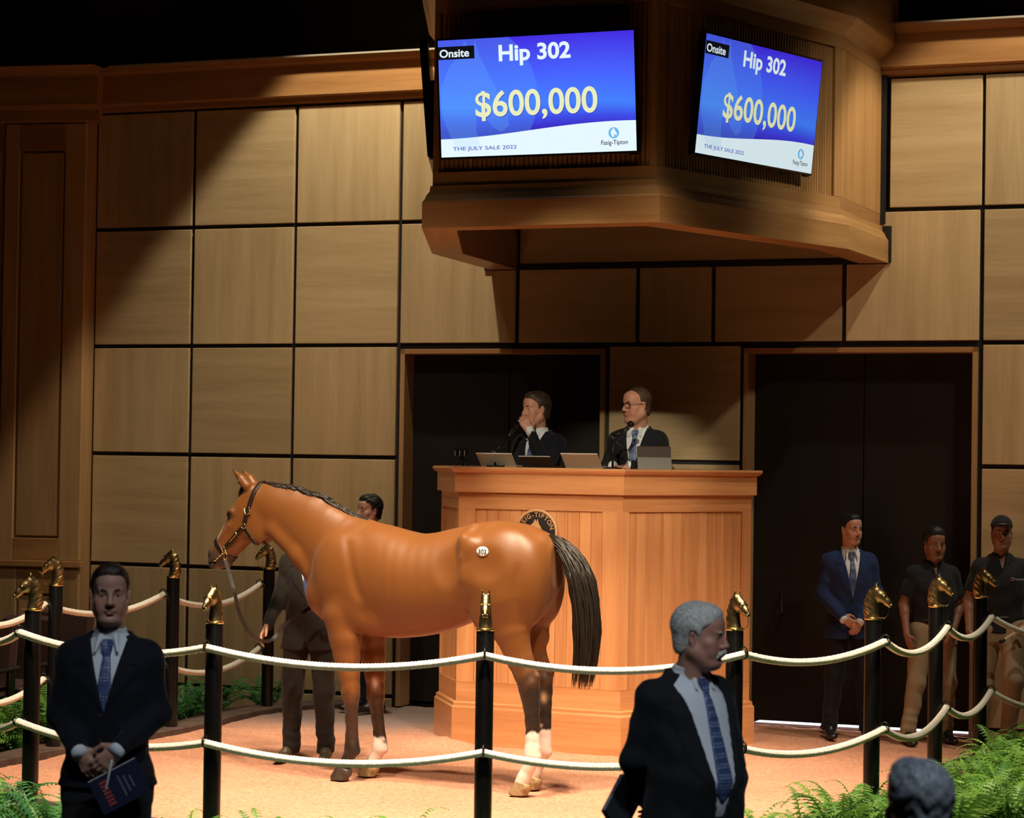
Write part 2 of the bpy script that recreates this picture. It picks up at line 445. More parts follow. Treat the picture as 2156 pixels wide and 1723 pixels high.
def wob(X, Y, Z, f, ph=0.0):
    """cheap smooth noise, about -1..1"""
    return (np.sin(f*X*1.0+1.7*np.sin(f*.6*Z+ph)+ph)*np.sin(f*Y*1.3+ph*2.1+.8*np.sin(f*.9*X))+np.sin(f*Z*1.1+2.0*np.sin(f*.7*X+ph)+1.3*np.sin(f*.5*Y)))*.5
def rotm(yaw=0, pitch=0, roll=0):
    """degrees. yaw about z (+ = turn to own left), pitch about x (+ = look up), roll about y"""
    y, p, r = [math.radians(q) for q in (yaw, pitch, roll)]
    Rz = np.array([[math.cos(y), -math.sin(y), 0], [math.sin(y), math.cos(y), 0], [0, 0, 1]])
    Rx = np.array([[1, 0, 0], [0, math.cos(p), -math.sin(p)], [0, math.sin(p), math.cos(p)]])
    Ry = np.array([[math.cos(r), 0, math.sin(r)], [0, 1, 0], [-math.sin(r), 0, math.cos(r)]])
    return Rz @ Rx @ Ry
def ss(a, b, x):
    t = np.clip((x-a)/(b-a), 0, 1); return t*t*(3-2*t)

# ================================================================== ROOM
TH = math.atan(0.40)
EW = Vector((math.cos(TH), -math.sin(TH), 0)); NW = Vector((-math.sin(TH), -math.cos(TH), 0)); W0 = Vector((0, 20.06, 0))
def wall_s(u, v): return (at_plane(u, v, W0, NW)-W0).dot(EW)
ROWS = [-0.15, 0.08, 1.135, 2.13, 3.10, 4.16, 5.22]
sl_ = [wall_s(196, 960), wall_s(402, 960), wall_s(617, 960), wall_s(838, 960)]
sD1 = (wall_s(846, 800), wall_s(1277, 800)); sD2 = (wall_s(1568, 800), wall_s(2060, 800))
sM = [wall_s(1092, 640), wall_s(1345, 640), wall_s(1504, 640), wall_s(1779, 640)]
sC = (wall_s(1281, 850), wall_s(1564, 850))
sR = [wall_s(2066, 800), 0, 0]; sR[1] = sR[0]+1.06; sR[2] = sR[1]+1.06
DH = 3.065
wall = MB()
for a, b, z0, z1 in ((sl_[0]-.6, sD1[0], -.15, 5.3), (sD1[0], sD1[1], DH, 5.3), (sD1[1], sD2[0], -.15, 5.3), (sD2[0], sD2[1], DH, 5.3), (sD2[1], 6.6, -.15, 5.3)):
    wall.box(((a+b)/2, .10, (z0+z1)/2), (b-a, .20, z1-z0))
wall_o = wall.build('wall_back', M['black_gap'], loc=W0, rot=(0, 0, -TH)); tag(wall_o, kind='structure')
GAP = .036
def panel(a, b, z0, z1, horiz=False):
    o = MB().box((0, 0, 0), (b-a-GAP, .034, z1-z0-GAP), bev=.004).build('panel', M['maple_h'] if horiz else M['maple_v'], wall_o, loc=((a+b)/2, -.017, (z0+z1)/2))
    return o
HG = {(0, 4), (2, 4), (1, 3), (0, 2), (1, 5), (2, 1)}
for i in range(3):
    for j in range(6):
        panel(sl_[i], sl_[i+1], ROWS[j], ROWS[j+1], (i, j) in HG)
panel(sl_[3], sM[0], 3.10, 4.16); panel(sl_[3], sM[0], 4.16, 5.22)
for a, b, hz in ((sM[0], sM[1], True), (sM[1], sM[2], False), (sM[2], sM[3], True)): panel(a, b, 3.10, 3.76, hz)
panel(sM[0], sM[3], 3.76, 5.22, True)
panel(sM[3], sR[0], 3.10, 4.16)
panel(wall_s(1872, 300), sR[0]+.01, 4.16, 5.22, True)
for a, b in ((sR[0], sR[1]), (sR[1], sR[2])):
    for j in range(6): panel(a, b, ROWS[j], ROWS[j+1], (j % 2 == 0))
for j in (1, 2, 3): panel(sC[0], sC[1], max(ROWS[j], .08), ROWS[j+1], j == 3)
# door openings: frames, reveals and leaves
def door(nm, s0, s1, handle):
    d = empty(nm, W0, -TH); tag(d, kind='structure')
    t = .042
    for a, b, c, e in ((s0, s0+t, 0, DH), (s1-t, s1, 0, DH)):
        MB().box(((a+b)/2, .065, (c+e)/2), (b-a, .21, e-c), bev=.003).build('jamb', M['trim_wood_v'], d)
    MB().box(((s0+s1)/2, .065, DH-t/2), (s1-s0, .21, t), bev=.003).build('lintel', M['trim_wood'], d)
    mid = (s0+s1)/2
    for a, b in ((s0+t, mid-.004), (mid+.004, s1-t)):
        lf = MB().box(((a+b)/2, .195, (.035+DH-t)/2), (b-a, .05, DH-t-.035), bev=.003).build('door_leaf', M['door'], d)
    if handle:
        hx = wall_s(1638, 1260)
        hb = MB(); hb.box((hx, .165, .98+.0), (.035, .012, .24), bev=.004); hb.tube([(hx, .165, 1.08), (hx, .12, 1.07), (hx, .105, 1.0), (hx, .12, .92), (hx, .165, .90)], .012, 8)
        hb.build('door_handle', M['black_plastic'], d)
    return d
door('door_1', sD1[0], sD1[1], False); door('door_2', sD2[0], sD2[1], True)
th = MB().box(((sD2[0]+sD2[1])/2, .65, .001), (sD2[1]-sD2[0]-.1, .85, .02)).build('floor_apron', plain('pale_concrete', (.75, .74, .78), .8), loc=W0, rot=(0, 0, -TH)); tag(th, kind='structure')
th1 = MB().box(((sD1[0]+sD1[1])/2, .45, .001), (sD1[1]-sD1[0]-.1, .5, .02)).build('floor_apron', M['floor_dark'], loc=W0, rot=(0, 0, -TH)); tag(th1, kind='structure')
pm = W0+EW*((sD2[0]+sD2[1])/2)-NW*.75
area('daylight_behind_door', pm+Vector((0, 0, .9)), pm+Vector((0, 0, 0)), 60, 1.6, .5, (.78, .84, 1.0))
bw = MB().box(((sD2[0]+sD2[1])/2, 1.15, 1.5), (3.2, .1, 3.4)).box(((sD2[0]+sD2[1])/2, .7, 3.1), (3.2, 1.0, .06)).box((sD2[0]-.25, .7, 1.5), (.06, 1.0, 3.3)).box((sD2[1]+.25, .7, 1.5), (.06, 1.0, 3.3)).build('added_light_shell', M['void'], loc=W0, rot=(0, 0, -TH)); tag(bw, kind='structure')  # unseen dark shell added behind the door to contain the daylight lamp
# cornice along the wall, dark upper wall and ceiling
cor = MB(); prof = [(0, 5.22), (-.06, 5.235), (-.06, 5.275), (-.10, 5.29), (-.10, 5.55), (-.15, 5.57), (-.17, 5.61), (0, 5.61)]
def ext(mb, prof, a, b):
    n = len(prof); mb.add([(a, p[0], p[1]) for p in prof]+[(b, p[0], p[1]) for p in prof], [tuple(range(n)), tuple(range(2*n-1, n-1, -1))]+[(i, n+i, n+(i+1) % n, (i+1) % n) for i in range(n)])
ext(cor, prof, sl_[0]-.7, 6.6)
c = cor.build('trim_1', M['trim_wood'], loc=W0, rot=(0, 0, -TH)); tag(c, kind='structure')
cap = MB().box((1.4, -.15, 5.618), (10.6, .07, .016)).build('edge_strip', plain('pale_edge', (.7, .62, .48), .25, metal=.5), c)
up = MB().box((1.0, .45, 7.2), (14, .1, 4.4)).build('wall_upper', M['void'], loc=W0, rot=(0, 0, -TH)); tag(up, kind='structure')
ce = MB().box((0, 12, 8.6), (24, 24, .1)).build('ceiling', M['void']); tag(ce, kind='structure')
# pilaster wall at the left end
A2 = math.radians(12); P0 = at_y(174, 960, 21.35); P0.z = 0
wl = MB().box((-1.2, .15, 2.75), (2.4, .3, 5.8)).build('wall_left', M['trim_wood_v'], loc=P0, rot=(0, 0, -A2)); tag(wl, kind='structure')
def wlb(nm, x0, x1, z0, z1, y, mat): return MB().box((0, 0, 0), (x1-x0, .05, z1-z0), bev=.006).build(nm, mat, wl, loc=((x0+x1)/2, y, (z0+z1)/2))
wlb('stile', -.20, 0, 1.16, 5.1, -.022, M['trim_wood_v']); wlb('stile', -.78, -.64, 1.16, 5.1, -.022, M['trim_wood_v'])
wlb('rail', -.64, -.20, 4.86, 5.1, -.022, M['trim_wood']); wlb('rail', -.64, -.20, 1.16, 1.36, -.022, M['trim_wood'])
wlb('panel', -.62, -.22, 1.38, 4.84, -.006, M['trim_wood_v'])
wlb('panel', -2.3, -.84, 1.36, 4.86, -.006, M['trim_wood_v'])
wlb('chair_rail', -2.4, .03, 1.10, 1.16, -.05, M['trim_wood'])
wlb('stile', -.20, 0, -.15, 1.10, -.02, M['trim_wood_v']); wlb('stile', -.78, -.6, -.15, 1.10, -.02, M['trim_wood_v']); wlb('rail', -.60, -.2, .86, 1.10, -.02, M['trim_wood']); wlb('panel', -.58, -.22, -.1, .84, -.004, M['trim_wood_v'])
c2 = MB(); ext(c2, [(.0, 5.10), (-.08, 5.12), (-.08, 5.22), (-.13, 5.26), (-.13, 5.52), (-.2, 5.6), (0, 5.6)], -2.4, .13)
c2.build('cornice', M['trim_wood'], wl)
wlu = MB().box((-1.0, .3, 7.2), (3.4, .1, 3.2)).build('wall_upper', M['void'], loc=P0, rot=(0, 0, -A2)); tag(wlu, kind='structure')

# ------------------------------------------------------------------ ring: posts line, kerb, sand
POST_PX = [(567, 1197), (365, 1215), (118, 1232), (70, 1284), (452, 1311), (1022, 1326), (1547, 1325), (1838, 1303), (1971, 1277), (2065, 1258)]
PT = .03+1.16
POSTS = [at_z(u, v, PT) for u, v in POST_PX]
POSTS.insert(3, Vector((-3.60, 15.75, PT)))            # stands just outside the frame
POSTS.append(Vector((4.30, 17.55, PT)))
for p in POSTS: p.z = 0
RC = Vector((0.1, 16.4, 0))
def catmull(P, n=6):
    out = []
    for i in range(len(P)-1):
        p0 = P[max(i-1, 0)]; p1 = P[i]; p2 = P[i+1]; p3 = P[min(i+2, len(P)-1)]
        for k in range(n):
            t = k/n
            out.append(.5*((2*p1)+(p2-p0)*t+(2*p0-5*p1+4*p2-p3)*t*t+(3*p1-p0-3*p2+p3)*t**3))
    out.append(P[-1]); return out
kl0 = W0+EW*(sD1[0]-.25)+NW*.05
kr1 = W0+EW*(sD2[1]+.9)+NW*.05
KP = [kl0]+POSTS+[kr1]
KL = catmull(KP, 6)
def offs(pl, d):
    r = []
    for i, p in enumerate(pl):
        t = (pl[min(i+1, len(pl)-1)]-pl[max(i-1, 0)]).normalized(); n = Vector((-t.y, t.x, 0)); r.append(p+n*d)
    return r
kin = offs(KL, .11); kout = offs(KL, -.15)
kerb = empty('trim_2', (0, 0, 0)); tag(kerb, kind='structure')
KZ = .04
for i in range(0, len(KL)-1, 2):
    j = min(i+2, len(KL)-1)
    def lerp(a, b, t): return a+(b-a)*t
    inn = kin[i:j+1]; out = kout[i:j+1]
    g = .004
    v = []; n = len(inn)
    for q in inn: v += [(q.x, q.y, -.16), (q.x, q.y, KZ-.008)]
    b = MB(); vs = []
    for a_, o_ in zip(inn, out):
        d = (o_-a_).normalized()
        vs += [(a_.x, a_.y, -.16), (a_.x, a_.y, KZ-.01), (a_.x+d.x*.012, a_.y+d.y*.012, KZ), (o_.x-d.x*.012, o_.y-d.y*.012, KZ), (o_.x, o_.y, KZ-.01), (o_.x, o_.y, -.16)]
    fs = []
    for k in range(n-1):
        for e in range(5): a0 = k*6+e; fs.append((a0, a0+1, a0+7, a0+6))
    fs += [(0, 1, 2, 3, 4, 5), tuple((n-1)*6+e for e in (5, 4, 3, 2, 1, 0))]
    b.add(vs, fs); b.build('kerb_plank', M['kerb'], kerb)
poly = [(p.x, p.y) for p in KL]+[tuple((W0+EW*s-NW*.3)[:2]) for s in (sD2[1]+.9, sD1[0]-.2)]
px_ = np.array(poly)
def inside(X, Y):
    r = np.zeros(X.shape, bool); n = len(px_); j = n-1
    for i in range(n):
        xi, yi = px_[i]; xj, yj = px_[j]
        c = ((yi > Y) != (yj > Y)) & (X < (xj-xi)*(Y-yi)/(yj-yi+1e-12)+xi); r ^= c; j = i
    return r
hs = .05
gx = np.arange(px_[:, 0].min()-.1, px_[:, 0].max()+.1, hs); gy = np.arange(px_[:, 1].min()-.1, px_[:, 1].max()+.1, hs)
GX, GY = np.meshgrid(gx, gy, indexing='ij')
GZ = .006*wob(GX, GY, 0*GX, 3.1)+.004*wob(GX, GY, 0*GX, 9.0, 1.0)+.003*wob(GX, GY, 0*GX, 23.0, 2.0)+np.random.randn(*GX.shape)*.0016
pile = at_z(935, 1562, 0); GZ += .05*np.exp(-((GX-pile.x+.02)**2/.10+(GY-pile.y+.02)**2/.10))
GZ -= .012
m_ = inside(GX+hs/2, GY+hs/2)
idg = np.arange(GX.size).reshape(GX.shape)
Qs = np.stack([idg[:-1, :-1], idg[1:, :-1], idg[1:, 1:], idg[:-1, 1:]], -1)[m_[:-1, :-1]]
used, inv = np.unique(Qs, return_inverse=True)
Vs = np.stack([GX.ravel(), GY.ravel(), GZ.ravel()], 1)[used]
def sand_mat():
    m, nt, b = nodes('red_ring_footing'); N = nt.nodes; L = nt.links
    tc = N.new('ShaderNodeTexCoord')
    def nz(sc, det=4, ro=.6):
        n = N.new('ShaderNodeTexNoise'); n.inputs['Scale'].default_value = sc; n.inputs['Detail'].default_value = det; n.inputs['Roughness'].default_value = ro; L.new(tc.outputs['Object'], n.inputs['Vector']); return n
    a = nz(1.3); f = nz(45, 5, .7); g = nz(160, 2)
    r = N.new('ShaderNodeValToRGB'); r.color_ramp.elements[0].position = .30; r.color_ramp.elements[1].position = .62
    r.color_ramp.elements[0].color = (.39, .165, .105, 1); r.color_ramp.elements[1].color = (.68, .335, .212, 1)
    L.new(f.outputs['Fac'], r.inputs['Fac'])
    mx = N.new('ShaderNodeMix'); mx.data_type = 'RGBA'; mx.blend_type = 'MULTIPLY'; mx.inputs['Factor'].default_value = .35
    r2 = N.new('ShaderNodeValToRGB'); r2.color_ramp.elements[0].position = .35; r2.color_ramp.elements[1].position = .65
    r2.color_ramp.elements[0].color = (.72, .70, .70, 1); r2.color_ramp.elements[1].color = (1, 1, 1, 1)
    L.new(a.outputs['Fac'], r2.inputs['Fac']); L.new(r.outputs[0], mx.inputs['A']); L.new(r2.outputs[0], mx.inputs['B'])
    # blend to grey near the left door, fading out with distance
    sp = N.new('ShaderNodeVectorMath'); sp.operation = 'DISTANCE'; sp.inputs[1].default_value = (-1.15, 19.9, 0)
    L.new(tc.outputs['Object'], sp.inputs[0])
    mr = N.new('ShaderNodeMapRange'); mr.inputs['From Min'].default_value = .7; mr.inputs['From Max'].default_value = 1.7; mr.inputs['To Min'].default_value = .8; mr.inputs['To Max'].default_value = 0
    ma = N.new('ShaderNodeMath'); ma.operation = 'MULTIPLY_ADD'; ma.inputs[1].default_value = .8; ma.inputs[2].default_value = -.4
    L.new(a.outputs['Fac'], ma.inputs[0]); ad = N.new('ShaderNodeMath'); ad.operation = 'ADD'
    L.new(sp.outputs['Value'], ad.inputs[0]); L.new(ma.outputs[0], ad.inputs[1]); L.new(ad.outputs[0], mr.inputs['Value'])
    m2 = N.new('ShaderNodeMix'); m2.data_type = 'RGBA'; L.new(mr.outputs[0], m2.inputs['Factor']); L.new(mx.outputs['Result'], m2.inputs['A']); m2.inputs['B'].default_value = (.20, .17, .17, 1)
    L.new(m2.outputs['Result'], b.inputs['Base Color'])
    b.inputs['Roughness'].default_value = .95; b.inputs['Specular IOR Level'].default_value = .1
    bp = N.new('ShaderNodeBump'); bp.inputs['Strength'].default_value = .5; bp.inputs['Distance'].default_value = .012
    L.new(f.outputs['Fac'], bp.inputs['Height']); L.new(bp.outputs['Normal'], b.inputs['Normal'])
    return m
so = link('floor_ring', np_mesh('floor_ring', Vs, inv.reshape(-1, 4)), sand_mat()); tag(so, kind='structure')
fl = MB().box((0, 11, -.20), (26, 24, .1)).build('floor', M['floor_dark']); tag(fl, kind='structure')

# ------------------------------------------------------------------ overhead bay with the screens
def miter(P, d):
    out = []
    for i, p in enumerate(P):
        ns = []
        for a, b in ((i-1, i), (i, i+1)):
            if 0 <= a and b < len(P):
                t = (P[b]-P[a]).normalized(); ns.append(Vector((t.y, -t.x, 0)))
        n = sum(ns, Vector()).normalized(); k = 1/max(.3, n.dot(ns[0])); out.append(p+n*d*k)
    return out
BAY = [Vector(p) for p in ((-.19, 20.12, 0), (-.643, 18.57, 0), (-.646, 16.47, 0), (.966, 15.83, 0), (2.487, 17.64, 0), (2.985, 18.86, 0))]
# outward normal of a path running left to right in front of the camera points to the camera
bay = empty('overhead_screen_bay', (1.0, 18.0, 0)); tag(bay, 'wooden overhead bay on the wall carrying the lit price screens', 'screen bay')
def swept(P, prof, name, mat, parent, origin, seg_names=None):
    """prof: closed list of (offset_out, z); one mesh per straight run with mitred ends"""
    rings = [[q-origin for q in miter(P, o)] for o, z in prof]; n = len(prof); r = []
    for i in range(len(P)-1):
        vs = [(rings[k][i].x, rings[k][i].y, prof[k][1]) for k in range(n)]+[(rings[k][i+1].x, rings[k][i+1].y, prof[k][1]) for k in range(n)]
        c = sum((Vector(v) for v in vs), Vector())/len(vs); t = P[i+1]-P[i]; a = math.atan2(t.y, t.x)
        Mi = Matrix.Rotation(-a, 3, 'Z'); vs = [Mi @ (Vector(v)-c) for v in vs]
        b = MB().add(vs, [tuple(range(n)), tuple(range(2*n-1, n-1, -1))]+[(k, n+k, n+(k+1) % n, (k+1) % n) for k in range(n)])
        r.append(b.build(name, mat, parent, loc=c, rot=(0, 0, a)))
    return r
BO = Vector((1.0, 18.0, 0))
swept(BAY, [(0, 3.735), (0, 3.915), (-.015, 3.93), (-.03, 3.965), (-.05, 3.99), (-.055, 4.03), (-.24, 4.03), (-.24, 3.735)], 'apron', M['bay_wood_h'], bay, BO)
swept(BAY, [(-.07, 4.03), (-.07, 4.125), (-.22, 4.125), (-.22, 4.03)], 'bottom_rail', M['bay_wood_h'], bay, BO)
swept(BAY, [(-.115, 4.125), (-.115, 5.24), (-.22, 5.24), (-.22, 4.125)], 'core', M['bay_wood'], bay, BO)
swept(BAY, [(-.07, 5.24), (-.07, 5.34), (.0, 5.40), (.05, 5.46), (.05, 6.6), (-.22, 6.6), (-.22, 5.24)], 'top_fascia', M['bay_wood_h'], bay, BO)
inn = miter(BAY, -.07); inn2 = miter(BAY, -.115)
for i in (2, 3):
    a, b = inn[i], inn[i+1]; t = (b-a); Ln = t.length; ang = math.atan2(t.y, t.x); t.normalize()
    sw = .045 if i == 2 else .10; s1_ = .05 if i == 2 else .09
    for q0, q1 in ((0, sw), (Ln-s1_, Ln)):
        cc = a+t*((q0+q1)/2)-BO; nrm = Vector((t.y, -t.x, 0)); cc = cc-nrm*.022
        MB().box((0, 0, 0), (q1-q0, .045, 1.115), bev=.003).build('stile', M['bay_wood'], bay, loc=(cc.x, cc.y, 4.682), rot=(0, 0, ang))
    wv = .0345; nS = int((Ln-sw-s1_)/wv); wv = (Ln-sw-s1_)/nS
    me = MB().box((0, 0, 0), (wv-.006, .028, 1.115), bev=.005).mesh('slat'); me.materials.append(M['bay_wood'])
    for k in range(nS):
        cc = a+t*(sw+wv*(k+.5))-BO-Vector((t.y, -t.x, 0))*.033
        link('slat', me, None, bay, loc=(cc.x, cc.y, 4.682), rot=(0, 0, ang))
for i in (1, 4):
    a, b = inn[i], inn[i+1]; t = (b-a); Ln = t.length; ang = math.atan2(t.y, t.x); t.normalize(); cc = a+t*Ln/2-BO-Vector((t.y, -t.x, 0))*.022
    MB().box((0, 0, 0), (Ln, .045, 1.115), bev=.003).build('side_panel', M['bay_wood'], bay, loc=(cc.x, cc.y, 4.682), rot=(0, 0, ang))
# black shadow-gap strips where the bay meets the wall
bs = MB(); wi = Matrix.Rotation(TH, 3, 'Z')
def wl_loc(s, y, z): return W0+EW*s-NW*y-BO+Vector((0, 0, z))
sg = wall_s(1866, 400)
for s, z0, z1 in ((sg-.03, 4.05, 6.0), (sg+.02, 3.74, 4.03)):
    pp = wl_loc(s, -.04, (z0+z1)/2); bs.box(pp, (.07, .02, z1-z0), M=Matrix.Rotation(-TH, 3, 'Z'))
pp = wl_loc((wall_s(1030, 566)+sg)/2, -.04, 3.75); bs.box(pp, (sg-wall_s(1030, 566)+.05, .02, .045), M=Matrix.Rotation(-TH, 3, 'Z'))
bs.build('gap_strip', M['black_gap'], bay)

# ------------------------------------------------------------------ lettering helper
def text_mesh(txt, size, bold=0.0, align='LEFT', extrude=0.0, fit=None, spacing=1.0):
    cu = bpy.data.curves.new('lettering', 'FONT'); cu.body = txt; cu.size = size; cu.offset = bold; cu.align_x = align; cu.extrude = extrude
    cu.resolution_u = 6; cu.space_character = spacing
    o = bpy.data.objects.new('lettering', cu); COL.objects.link(o)
    dg = bpy.context.evaluated_depsgraph_get(); me = bpy.data.meshes.new_from_object(o.evaluated_get(dg))
    bpy.data.objects.remove(o); bpy.data.curves.remove(cu); me.name = 'lettering'
    if fit:   # (x0, x1, y0, y1): scale the glyph block into that box
        co = np.zeros(len(me.vertices)*3, np.float32); me.vertices.foreach_get('co', co); co = co.reshape(-1, 3)
        lo = co.min(0); hi = co.max(0)
        co[:, 0] = fit[0]+(co[:, 0]-lo[0])/(hi[0]-lo[0])*(fit[1]-fit[0]); co[:, 1] = fit[2]+(co[:, 1]-lo[1])/(hi[1]-lo[1])*(fit[3]-fit[2])
        me.vertices.foreach_set('co', co.ravel()); me.update()
    me.materials.clear()
    return me
def emis(name, col, st=1.0):
    m = bpy.data.materials.new(name); m.use_nodes = True; nt = m.node_tree; nt.nodes.clear()
    e = nt.nodes.new('ShaderNodeEmission'); e.inputs[0].default_value = (*col, 1); e.inputs[1].default_value = st
    o = nt.nodes.new('ShaderNodeOutputMaterial'); nt.links.new(e.outputs[0], o.inputs[0]); return m
def ghost(name, col, st, a=.16):
    m = emis(name, col, st); nt = m.node_tree; t = nt.nodes.new('ShaderNodeBsdfTransparent'); mx = nt.nodes.new('ShaderNodeMixShader'); mx.inputs[0].default_value = a
    e = [n for n in nt.nodes if n.type == 'EMISSION'][0]; o = [n for n in nt.nodes if n.type == 'OUTPUT_MATERIAL'][0]
    nt.links.new(t.outputs[0], mx.inputs[1]); nt.links.new(e.outputs[0], mx.inputs[2]); nt.links.new(mx.outputs[0], o.inputs[0]); return m
def screen_mat(name, st):
    m = bpy.data.materials.new(name); m.use_nodes = True; nt = m.node_tree; N = nt.nodes; L = nt.links; N.clear()
    tc = N.new('ShaderNodeTexCoord'); sx = N.new('ShaderNodeSeparateXYZ'); L.new(tc.outputs['Generated'], sx.inputs[0])
    def math_(op, a, b=None, c=None):
        n = N.new('ShaderNodeMath'); n.operation = op
        for i, q in enumerate((a, b, c)):
            if q is None: continue
            if isinstance(q, (int, float)): n.inputs[i].default_value = q
            else: L.new(q, n.inputs[i])
        return n.outputs[0]
    X, Y = sx.outputs['X'], sx.outputs['Y']
    # white wave at the foot: height = .20 - .048*cos(pi*(x*1.1))
    wv = math_('SUBTRACT', .205, math_('MULTIPLY', .050, math_('COSINE', math_('MULTIPLY', X, 3.38))))
    d = math_('SUBTRACT', Y, wv)
    ramp = N.new('ShaderNodeValToRGB'); e = ramp.color_ramp.elements
    e[0].position = 0; e[0].color = (.045, .018, .50, 1); e[1].position = 1; e[1].color = (.055, .012, .62, 1)
    for p, c in ((.10, (.05, .07, .80)), (.22, (.06, .22, 1.0)), (.48, (.065, .12, 1.0)), (.78, (.06, .03, .78))):
        q = e.new(p); q.color = (*c, 1)
    L.new(math_('ADD', d, math_('MULTIPLY', math_('SUBTRACT', X, .45), .12)), ramp.inputs['Fac'])
    # lighter disc behind the lettering
    dx = math_('MULTIPLY', math_('SUBTRACT', X, .16), 1.78); dy = math_('SUBTRACT', Y, .50)
    r = math_('SQRT', math_('ADD', math_('MULTIPLY', dx, dx), math_('MULTIPLY', dy, dy)))
    disc = math_('MULTIPLY', math_('LESS_THAN', r, .62), .22)
    m1 = N.new('ShaderNodeMix'); m1.data_type = 'RGBA'; L.new(disc, m1.inputs['Factor']); L.new(ramp.outputs[0], m1.inputs['A']); m1.inputs['B'].default_value = (.10, .38, 1.0, 1)
    m2 = N.new('ShaderNodeMix'); m2.data_type = 'RGBA'; L.new(math_('LESS_THAN', d, 0), m2.inputs['Factor']); L.new(m1.outputs['Result'], m2.inputs['A']); m2.inputs['B'].default_value = (.80, .95, 1.0, 1)
    em = N.new('ShaderNodeEmission'); em.inputs[1].default_value = st; L.new(m2.outputs['Result'], em.inputs[0])
    o = N.new('ShaderNodeOutputMaterial'); L.new(em.outputs[0], o.inputs[0]); return m
HEAD_OUT = [(-.18, -.42), (-.30, -.15), (-.32, .10), (-.22, .30), (-.10, .42), (-.06, .55), (.0, .44), (.05, .56), (.08, .40), (.16, .25), (.26, .05), (.36, -.14), (.36, -.24), (.28, -.29), (.20, -.24), (.12, -.16), (.04, -.14), (.03, -.26), (.08, -.44)]
def fill_poly(pts, z=0.0, mirror=False):
    bm = bmesh.new(); vs = [bm.verts.new((-p[0] if mirror else p[0], p[1], z)) for p in pts]; f = bm.faces.new(vs); bmesh.ops.triangulate(bm, faces=[f])
    bmesh.ops.recalc_face_normals(bm, faces=bm.faces)
    me = bpy.data.meshes.new('mark'); bm.to_mesh(me); bm.free(); return me
def tv(name, label, pos, normal, tilt, W=1.425, st=1.0, lit=True):
    H = W*9/16; n = Vector(normal).normalized(); rz = math.atan2(n.x, -n.y)
    root = empty(name, pos); root.rotation_euler = (Matrix.Rotation(rz, 3, 'Z') @ Matrix.Rotation(math.pi/2+tilt, 3, 'X')).to_euler()
    tag(root, label, 'screen', 'wall screens on the overhead bay')
    # local: x right, y up, z toward viewers
    MB().box((0, 0, -.03), (W+.03, H+.03, .055), bev=.006).build('casing', M['glass_black'], root)
    MB().box((0, 0, -.10), (.5, .4, .10)).build('bracket', M['black_metal'], root)
    MB().box((W*.48, -H/2-.02, -.03), (.05, .012, .03)).build('sensor', M['black_plastic'], root)
    pl = MB().add([(-W/2, -H/2, 0), (W/2, -H/2, 0), (W/2, H/2, 0), (-W/2, H/2, 0), (-W/2, -H/2, -.004), (W/2, -H/2, -.004), (W/2, H/2, -.004), (-W/2, H/2, -.004)], [(0, 1, 2, 3), (7, 6, 5, 4), (0, 4, 5, 1), (1, 5, 6, 2), (2, 6, 7, 3), (3, 7, 4, 0)])
    if not lit:
        pl.build('display', M['glass_black'], root); return root
    disp = pl.build('display', screen_mat('display_light_%s' % st, st), root)
    def fx(q): return -W/2+q*W
    def fy(q): return H/2-q*H
    def put(nm, me, mat, z=.0015, loc=(0, 0)): return link(nm, me, mat, disp, loc=(loc[0], loc[1], z))
    wt = emis('screen_white', (.80, .93, 1.0), st); yl = emis('screen_cream', (.86, .90, .55), st*.95); dk = emis('screen_ink', (.10, .13, .55), st); nb = emis('screen_navy', (.03, .03, .10), st); bk = emis('screen_black', (.006, .005, .008), 1); lb = emis('screen_sky', (.16, .50, .85), st); gh = ghost('screen_ghost', (.16, .50, 1.0), st); shd = emis('screen_shade', (.045, .05, .60), st)
    put('watermark', fill_poly([(max(fx(.005), fx(.17)+p[0]*.74), min(fy(.01), fy(.52)+p[1]*.78)) for p in HEAD_OUT]), gh, .0006)
    put('lettering', MB().add([(fx(0), fy(.165), 0), (fx(.19), fy(.165), 0), (fx(.19), fy(.055), 0), (fx(0), fy(.055), 0)], [(0, 1, 2, 3)]).mesh('tag'), bk, .001)
    put('lettering', text_mesh('Onsite', .1, .0022, fit=(fx(.008), fx(.163), fy(.148), fy(.078))), wt, .002)
    put('lettering', text_mesh('Hip 302', .1, .0030, fit=(fx(.316), fx(.683), fy(.245), fy(.062))), wt)
    put('lettering', text_mesh('$600,000', .1, .0018, fit=(fx(.187), fx(.812), fy(.705), fy(.445))), shd, .0010, (.004, -.005))
    put('lettering', text_mesh('$600,000', .1, .0018, fit=(fx(.187), fx(.812), fy(.705), fy(.445))), yl)
    put('lettering', text_mesh('THE JULY SALE 2022', .1, .0012, fit=(fx(.062), fx(.395), fy(.957), fy(.915))), dk)
    put('lettering', text_mesh('Fasig-Tipton', .1, .0012, fit=(fx(.825), fx(.958), fy(.955), fy(.905))), nb)
    cs = [(fx(.889)+.038*math.cos(2*math.pi*i/28), fy(.845)+.038*math.sin(2*math.pi*i/28)) for i in range(28)]
    put('emblem', fill_poly(cs), lb, .001)
    put('emblem', fill_poly([(fx(.889)+p[0]*.066, fy(.845)+p[1]*.062) for p in HEAD_OUT]), wt, .002)
    return root
def on_face(i, u, v, outd):
    a, b = BAY[i], BAY[i+1]; t = (b-a).normalized(); n = Vector((t.y, -t.x, 0)); return at_plane(u, v, a+n*outd, n), n
p1, n1 = on_face(2, 1128, 200, .04); tv('price_screen', 'lit blue price screen on the bay face parallel to the panelled wall', p1, n1, math.radians(7), st=1.0)
